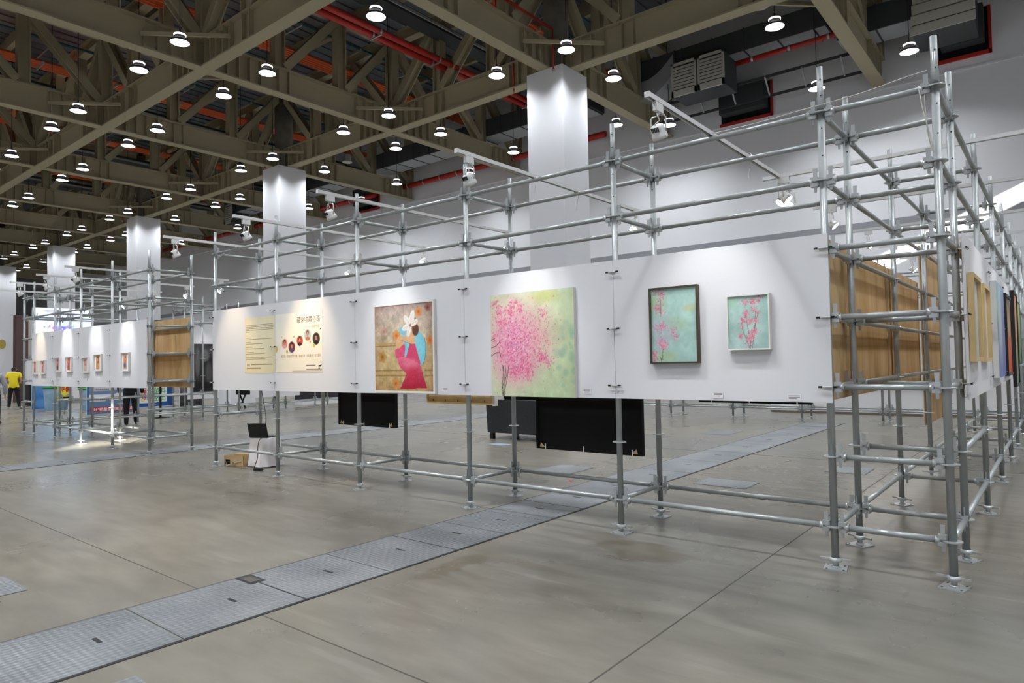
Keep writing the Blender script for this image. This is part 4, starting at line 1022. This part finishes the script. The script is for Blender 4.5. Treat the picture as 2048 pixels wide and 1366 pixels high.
ob('lid', MB().add([(-.165,-.08,.012),(.165,-.08,.012),(.165,-.14,.225),(-.165,-.14,.225),(-.165,-.072,.014),(.165,-.072,.014),(.165,-.132,.228),(-.165,-.132,.228)], [(0,1,2,3),(7,6,5,4),(0,4,5,1),(1,5,6,2),(2,6,7,3),(3,7,4,0)]), M['black_plastic'], Lp)
cable('black power cable hanging from the laptop down the white cloth', [(-8.85,.32,.455),(-8.76,.22,.42),(-8.74,.185,.3),(-8.70,.16,.18),(-8.72,.12,.03),(-8.6,.1,.012)], .006, M['cable'])
tag(ob('power_brick', MB().box(-.06,.06,-.03,.03,0,.035).tube([(.06,0,.018),(.1,0,.018)], .006, 6), M['black_plastic'], None, (-8.62,.12,.0), (0,0,.4)), 'black power brick on the floor beside the white cloth', 'power brick')
cable('black cable running up the post behind the laptop', [(-9.1,.5,.455),(-9.2,.6,.7),(-9.45,.70,1.0),(-9.57,.712,1.3)], .006, M['cable'])
Bx = thing('carton', 'small open cardboard box on the floor beside the white cloth', 'box', (-9.40, .25, 0), .25)
for a in ((-.2,.2,-.1,-.092,0,.16), (-.2,.2,.092,.1,0,.16), (-.2,-.192,-.1,.1,0,.16), (.192,.2,-.1,.1,0,.16), (-.2,.2,-.1,.1,0,.008)): ob('side', MB().box(*a), M['kraft'], Bx)
ob('flap', MB().box(-.2,.2,.1,.2,.155,.16), M['kraft'], Bx); ob('cutout', MB().box(-.17,-.08,-.1025,-.1,.03,.1), M['black'], Bx)
for i in range(4):
    a = random.random()*3
    cable(f'tangled cable on the floor at the left post, {["white uppermost","white lower","grey","black"][i]}', [(-9.57+.1*k+random.uniform(-.05,.05), .14+random.uniform(-.1,.12), random.uniform(.008,.09)) for k in range(4)]+[(-9.46,.26,.05)], .006, M['cable_white'] if i < 3 else M['cable'])
tag(ob('bottle_cap', MB().lathe([(0,.012),(.018,.012),(.02,.008),(.02,0)], 12), M['red_pipe'], None, (-4.3,1.9,0)), 'small red cap lying on the floor behind the front scaffold', 'cap')

# ================================================================== people
def person(label, loc, rz, pose, shirt, trousers, shoes, hair=True, sleeve=.55, scale=1.0, female=False):
    J = {'pelvis':((0,0,.93),.135),'spine':((0,0,1.10),.125),'chest':((0,.0,1.29),.15),'nb':((0,0,1.44),.075),'neck':((0,.015,1.50),.055),'head':((0,.035,1.60),.088),'crown':((0,.02,1.68),.075)}
    for s, n in ((-1,'l'), (1,'r')):
        J.update({'hip'+n:((s*.09,0,.88),.098),'knee'+n:((s*.105,.02,.49),.066),'ank'+n:((s*.115,-.02,.09),.046),'toe'+n:((s*.135,.14,.045),.04),
                  'sh'+n:((s*.185,0,1.40),.066),'elb'+n:((s*.25,-.03,1.14),.047),'wr'+n:((s*.21,.2,1.06),.032)})
    for k, v in pose.items(): J[k] = (v, J[k][1])
    E = [('pelvis','spine'),('spine','chest'),('chest','nb'),('nb','neck'),('neck','head'),('head','crown')]
    for n in 'lr': E += [('pelvis','hip'+n),('hip'+n,'knee'+n),('knee'+n,'ank'+n),('ank'+n,'toe'+n),('chest','sh'+n),('sh'+n,'elb'+n),('elb'+n,'wr'+n)]
    names = list(J); idx = {n:i for i, n in enumerate(names)}
    me = bpy.data.meshes.new('b'); me.from_pydata([J[n][0] for n in names], [(idx[a],idx[b]) for a, b in E], [])
    o = bpy.data.objects.new('b', me); COL.objects.link(o)
    o.modifiers.new('s', 'SKIN'); ss = o.modifiers.new('d', 'SUBSURF'); ss.levels = 2; ss.render_levels = 2
    for i, n in enumerate(names): me.skin_vertices[0].data[i].radius = (J[n][1], J[n][1])
    me.skin_vertices[0].data[0].use_root = True
    dg = bpy.context.evaluated_depsgraph_get(); bm_ = bpy.data.meshes.new_from_object(o.evaluated_get(dg)); bpy.data.objects.remove(o)
    vs = [Vector(v.co) for v in bm_.vertices]; ns = [Vector(v.normal) for v in bm_.vertices]; fs = [tuple(p.vertices) for p in bm_.polygons]
    seg = [(Vector(J[a][0]), Vector(J[b][0]), a, b) for a, b in E]
    def near(p):
        best = None
        for i, (a, b, _, _) in enumerate(seg):
            d = b-a; t_ = max(0, min(1, (p-a).dot(d)/d.length_squared)); q = (p-(a+d*t_)).length-.3*(J[seg[i][2]][1]*(1-t_)+J[seg[i][3]][1]*t_)
            if best is None or q < best[0]: best = (q, i, t_)
        return best
    T = thing('person', label, 'person', loc, rz); T.scale = (scale,)*3
    mb = MB().add(vs, fs, 0, True)
    # face and hands
    hd = Vector(J['head'][0])
    mb.lathe([(0,.02),(.012,.014),(.016,.0)], 8, hd+V(0,.085,-.005), ax=(0,1,0))
    for s in (-1, 1):
        mb.lathe([(0,-.008),(.03,-.006),(.034,.004),(.0,.01)], 10, hd+V(s*.092,.0,-.01), ax=(s,0,0))
        n = 'l' if s < 0 else 'r'; w = Vector(J['wr'+n][0]); e = Vector(J['elb'+n][0]); d = (w-e).normalized(); sd = d.cross(V(0,0,1)).normalized() if abs(d.z) < .9 else V(0,1,0); up_ = sd.cross(d)
        mb.obox(w+d*.045, d, sd, up_, .05, .038, .014)
        for k, L in enumerate((.062,.074,.07,.055)):
            b0 = w+d*.09+sd*(-.03+.02*k); mb.tube([b0, b0+d*L*.55-up_*.008, b0+d*L*.9-up_*.03], [.0085,.008,.006], 6)
        b0 = w+d*.03-sd*s*.036; mb.tube([b0, b0+d*.03-sd*s*.02, b0+d*.055-sd*s*.022-up_*.015], [.011,.0095,.007], 6)
    ob('body', mb, M['skin'], T)
    info = []
    for f in fs:
        c = sum((vs[i] for i in f), Vector())/len(f); info.append((c, near(c)))
    def shell(name, test, off, mat):
        used = [f for f, (c, nr) in zip(fs, info) if test(c, seg[nr[1]][2], seg[nr[1]][3], nr[2])]
        if not used: return
        ids = sorted({i for f in used for i in f}); rm = {i:k for k, i in enumerate(ids)}
        ob(name, MB().add([vs[i]+ns[i]*off for i in ids], [tuple(rm[i] for i in f) for f in used], 0, True), mat, T)
    arm = lambda a, b: a[:2] in ('sh','el') or b[:2] in ('sh','el','wr')
    leg = lambda a, b: a[:3] in ('hip','kne','ank') or b[:3] in ('hip','kne','ank')
    shell('shirt', lambda c, a, b, t_: (not leg(a,b) and a in ('pelvis','spine','chest') and not arm(a,b) and c.z > .90) or (a == 'chest' and b[:2] == 'sh') or (a[:2] == 'sh' and t_ < sleeve) or (sleeve >= 1 and arm(a,b) and not (a[:2] == 'el' and t_ > .9)) or (leg(a,b) and c.z > .88), .016, shirt)
    shell('trousers', lambda c, a, b, t_: (leg(a,b) or a == 'pelvis') and .09 < c.z < .98 and not (a[:3] == 'ank'), .011, trousers)
    shell('shoe', lambda c, a, b, t_: a[:3] == 'ank' or (leg(a,b) and c.z <= .1), .012, shoes)
    if hair: shell('hair', lambda c, a, b, t_: a in ('neck','head') and (c.z > hd.z+.035 or (c.y < hd.y-.02 and c.z > hd.z-.06)), .012, M['hair'])
    for s in (-1, 1): ob('eye', MB().lathe([(0,.006),(.011,.004),(.014,0)], 8, hd+V(s*.035,.084,.012), ax=(0,1,0)), M['hair'], T)
    ob('mouth', MB().obox(hd+V(0,.083,-.045), V(1,0,0), V(0,1,0), V(0,0,1), .022, .006, .004), M['red_pipe'], T)
    return T
def facing(dx, dy): return math.atan2(dy, dx)-math.pi/2
yellow = plain('yellow_cotton', (236,214,30), .8); blackc = plain('black_cotton', (22,22,25), .85); jeans = plain('dark_denim', (44,54,72), .85); greyc = plain('grey_cotton', (150,150,158), .85)
person('person in a yellow T-shirt and dark trousers standing with the back turned', (-32.6, 3.3, 0), facing(-.93,.36), {'head':(0,.06,1.585),'crown':(0,.06,1.665),'kneel':(-.13,.02,.49),'ankl':(-.15,-.02,.09),'toel':(-.2,.12,.045),'kneer':(.14,.0,.49),'ankr':(.19,-.02,.09),'toer':(.25,.12,.045)}, yellow, blackc, plain('white_shoe', (220,220,220), .5), scale=1.02)
person('person in black clothes half hidden behind the left booth boards', (-19.12, 2.48, 0), facing(-.85,.5), {'elbl':(-.28,.0,1.12),'wrl':(-.27,.06,.88),'elbr':(.28,-.02,1.12),'wrr':(.27,.05,.86),'ankl':(-.1,-.02,.09),'toel':(-.12,.13,.045),'ankr':(.12,.08,.09),'toer':(.14,.24,.045)}, blackc, blackc, M['black_plastic'], sleeve=1.2)
person('person in a grey top and jeans cut off by the left picture edge', (-23.3, .42, 0), facing(-.9,.4), {'elbl':(-.28,.0,1.12),'wrl':(-.25,.12,.9),'elbr':(.28,-.02,1.12),'wrr':(.27,.05,.86)}, greyc, jeans, M['black_plastic'], sleeve=1.2)

# ================================================================== trade fair stands at the far left
def sign(name, label, cat, art, W, H, loc, rz=math.pi/2, mat='print', th=.04):
    t = thing(name, label, cat, loc, rz)
    ob('print', art.mesh(name+'_print', W, H, M[mat]), parent=t, loc=(0,-th-.001,0)); ob('panel', MB().box(0,W,-th,0,0,H), M['white_board'], t)
    return t
red = plain('banner_red', (190,30,44), .6); green = plain('banner_green', (36,150,64), .6); white = M['paper']; lblue = plain('pale_blue_print', (150,184,214), .5, 0, .4, .18, 3)
A = Art(60, 70, (126,150,184), (92,124,162)).mottle(10, 3, 101)
A.poly([(.12,.52),(.8,.50),(.8,.60),(.12,.62)], (206,204,214)).poly([(.02,.68),(.78,.66),(.78,.77),(.10,.79)], (222,222,232)).poly([(.86,0),(1,0),(1,1),(.86,1)], (196,206,214)).poly([(0,0),(.05,0),(.05,1),(0,1)], (60,104,150))
A.poly([(.1,.1),(.8,.08),(.8,.3),(.1,.32)], (214,214,224))
B = sign('banner_board', 'grey blue notice board with speech bubbles and a red strip', 'banner', A, 1.65, 2.0, (-24.6, 3.25, .05))
ob('red_strip', MB().box(.1,1.55,-.043,-.042,.07,.235), red, B)
text('我們把最佳利潤回饋給您', .118, white, B, (.15,-.0445,.105), bold=.002)
for z in (.52,.455,.80): text('・本店最優惠價格', .06, M['ink'], B, (.2,-.0445,z))
A = Art(50, 66, (36,98,176), (30,84,150)); A.poly([(.08,.06),(.82,.06),(.82,.90),(.08,.92)], (226,228,230)).poly([(.12,.1),(.2,.1),(.2,.88),(.12,.88)], (226,206,150)).poly([(.86,0),(1,0),(1,1),(.86,1)], (40,74,120))
B = sign('banner_board', 'blue framed banner with big green lettering', 'banner', A, 1.38, 1.75, (-27.8, 6.1, .03))
for k, s_ in enumerate(('造模型','生塑料','輕黏土')): text(s_, .27, green, B, (.36,-.0445,.80-.28*k), bold=.004, sx=.92)
for k, s_ in enumerate('即買即送'): text(s_, .2, red, B, (.24,-.0446,.92-.215*k), bold=.006, sx=.6)
A = Art(40, 80, (190,214,236), (30,96,180)).mottle(30, 3, 111, (.6,.8,1)); A.ell(.3,.2,.5,.12,(236,240,246),.8,.6).ell(.6,.9,.5,.1,(120,170,220),.6,.7)
sign('roll_up_banner', 'blue sky roll up banner under the left booth boards', 'banner', A, .62, 2.1, (-31.3, 3.55, .02))
# backlit wall
A = Art(120, 110, (214,222,244), (150,200,232)).mottle(10, 4, 121)
A.blend((A.W-.58)/.08, (110,186,226), .9).poly([(0,0),(.22,0),(.22,1),(0,1)], (200,206,240), .6)
for u in (.22,.5,.68,.9): A.line([(u,0),(u,1)], .008, (130,190,206), .8)
A.dabs(60, g(.42,.09), g(.42,.08), .012, .03, [(96,84,190),(70,60,160),(130,110,210)], .8, 123); A.dabs(30, g(.62,.05), g(.43,.07), .012, .03, [(96,84,190),(120,110,190)], .7, 124)
A.dabs(16, g(.3,.03), g(.45,.06), .008, .02, [(214,80,80),(240,240,244)], .8, 125); A.ell(.3,.06,.16,.03,(150,146,170),.8,.4)
sign('backlit_wall', 'tall glowing pale blue backlit wall with purple flowers', 'display wall', A, 2.35, 2.4, (-36.0, 4.85, 2.05), mat='lightbox', th=.3)
t = thing('stand_wall', 'plain grey stand wall under the backlit display', 'stand wall', (-36.0, 4.6, 0), math.pi/2); ob('panel', MB().box(0,3.4,-.3,0,0,2.05), M['white_board'], t); ob('skirting', MB().box(0,3.4,-.32,-.3,0,.15), M['steel'], t)
# round sign, brown fin, grey panels
t = thing('round_sign', 'large white round sign panel with red lettering at the left edge', 'sign', (-40.0, 2.95, .6), math.pi/2)
ob('disc', MB().prism([(.9+1.0*math.cos(a*.209), 2.0+1.45*math.sin(a*.209)) for a in range(30)], -.06, 0, plane='xz'), M['white_board'], t)
ob('post', MB().box(.5,1.3,0,.1,-.6,2.0), M['white_board'], t)
for k in range(9): ob('text_line', MB().box(.55,1.25+.3*math.sin(k*2.1),-.064,-.06,3.0-.25*k,3.06-.25*k), red, t)
ob('emblem', MB().prism([(1.75+.16*math.cos(a*.52), 2.3+.24*math.sin(a*.52)) for a in range(12)], -.075, -.06, plane='xz'), plain('gold', (190,170,90), .4, .5), t)
t = thing('stand_fin', 'dark brown upright fin panel behind the person in yellow', 'panel', (-39.8, 5.12, 0), math.pi/2); ob('panel', MB().box(0,.5,-.5,0,0,4.32), plain('dark_brown_laminate', (84,62,62), .5), t); ob('grey_return', MB().box(.5,1.15,-.2,0,0,4.3), M['louvre'], t); ob('cross_bar', MB().box(.5,1.15,-.24,-.2,2.2,2.35), M['steel'], t)
t = thing('dark_counter', 'dark counter with white top behind the person in yellow', 'counter', (-35.2, 4.35, 0), math.pi/2)
ob('body', MB().box(0,.95,-.6,0,.02,.95), M['black_plastic'], t); ob('top', MB().box(-.03,.98,-.64,.03,.95,1.0), M['white_plastic'], t)
tag(ob('leaflet_stand', MB().prism([(-.1,0),(.1,0),(.1,.45),(-.1,.45)], -.03, .0, plane='xz').box(-.1,.1,-.08,.08,0,.02), M['paper'], None, (-35.0,5.0,1.0), (0,0,math.pi/2)), 'white leaflet stand on the dark counter', 'stand')
# drum counters
def drum(label, loc, r, h):
    t = thing('drum_counter', label, 'counter', loc)
    ob('body', MB().lathe([(r*.82,.03),(r*.86,.05),(r,h-.05),(r,h)], 24), lblue, t); ob('base', MB().lathe([(0,0),(r*.85,0),(r*.85,.03),(0,.03)], 24), M['white_plastic'], t)
    ob('rim', MB().lathe([(r,h-.06),(r+.05,h-.03),(r+.05,h+.01),(r-.04,h+.01),(r-.04,h-.05)], 24), green, t); ob('contents', MB().lathe([(0,h-.04),(r-.03,h-.04)], 24), M['ink_brown'], t)
drum('pale blue drum counter with a green rim, left one under the boards', (-29.1,3.75,0), .42, .92)
drum('pale blue drum counter with a green rim, middle one under the boards', (-28.75,4.75,0), .34, .90)
drum('pale blue drum counter with a green rim, beside the price sign', (-27.55,4.5,0), .46, .86)
t = thing('price_sign', 'yellow price sign with red lettering hanging under the boards', 'sign', (-26.6,3.02,.62), math.pi/2)
ob('card', MB().prism([(.22+.24*math.cos(a*.524)*(1 if a % 2 else .86), .26+.24*math.sin(a*.524)*(1 if a % 2 else .86)) for a in range(12)], -.02, 0, plane='xz'), plain('yellow_card', (226,214,60), .6), t)
ob('lower_card', MB().box(.0,.44,-.02,0,-.16,.02), plain('yellow_green_card', (190,190,60), .6), t); text('特價', .2, red, t, (.03,-.022,.18), bold=.006); ob('text_line', MB().box(.06,.38,-.023,-.02,-.06,-.01), M['ink'], t)
ob('stem', MB().tube([(.22,.02,-.62),(.22,.02,.2)], .015, 8), M['steel'], t)
# white pillar, dark counters, carts behind the scaffold booth
t = thing('white_pillar', 'square white stand pillar seen under the left end board', 'pillar', (-24.9, 8.7, 0)); ob('shaft', MB().box(-.48,.48,-.52,.52,.0,2.4), M['white_paint'], t); ob('skirting', MB().box(-.49,.49,-.53,.53,0,.08), M['louvre'], t)
t = thing('dark_counter', 'long dark purple counter seen under the title poster board', 'counter', (-23.2, 10.2, 0), math.pi/2); ob('front', MB().box(0,2.6,-.5,0,.14,1.2), plain('dark_plum_cloth', (46,38,48), .8), t); ob('plinth', MB().box(0,2.6,-.55,0,0,.14), M['white_board'], t)
t = thing('folding_table', 'dark folding table seen under the low white board', 'table', (-23.6, 8.0, 0), math.pi/2); ob('top', MB().box(0,1.6,-.5,.1,.5,.72), M['black'], t)
for x in (.1,1.5): ob('leg', MB().tube([(x,-.4,0),(x,.0,.5)], .03, 8), M['black_plastic'], t); ob('leg', MB().tube([(x,.0,0),(x,-.4,.5)], .03, 8), M['black_plastic'], t)
t = thing('red_reflection_box', 'red box far behind the armchair, added for its floor reflection', 'counter', (-13.6, 15.2, 0)); ob('front', MB().box(-1.0,1.0,0,.5,.0,1.0), red, t); ob('top', MB().box(-1.05,1.05,-.03,.53,1.0,1.05), M['white_plastic'], t)  # red box added so that the floor picks up a red reflection
A = Art(40, 60, (60,60,62), (40,40,42)).mottle(40, 4, 131); A.ell(.55,.25,.16,.14,(120,118,116),.8,.5).poly([(.35,.4),(.75,.35),(.9,1),(.2,1)], (44,42,44)).ell(.25,.4,.1,.3,(130,128,126),.7,.6).ell(.7,.6,.14,.2,(90,88,88),.8,.6).poly([(0,.82),(1,.8),(1,1),(0,1)], (26,26,28))
picture('portrait_photo', 'tall black and white portrait photograph on the booth behind', 'photograph', A, .78, 1.48, (-20.118, 4.6, .80), math.pi/2, depth=.03, edge='frame_black')
A = Art(30, 40, (150,150,152), (60,60,62)).mottle(60, 5, 141); sign('photo_board', 'grey board with black photographs behind the plywood end', 'board', A, .9, 1.8, (-25.6, 6.75, .0))
tag(ob('monitor', MB().box(0,.5,-.05,0,0,.6).box(.22,.28,-.03,.0,-2.45,0).box(.05,.45,-.2,.2,-2.45,-2.42), M['black_plastic'], None, (-21.3,3.95,2.45), (0,0,math.pi/2)), 'small black screen hung high left of the portrait board', 'screen')

# ------------------------------------------------------------------ tidy: no scene-wide helper is left behind
for c in [c for c in bpy.data.curves if c.users == 0]: bpy.data.curves.remove(c)
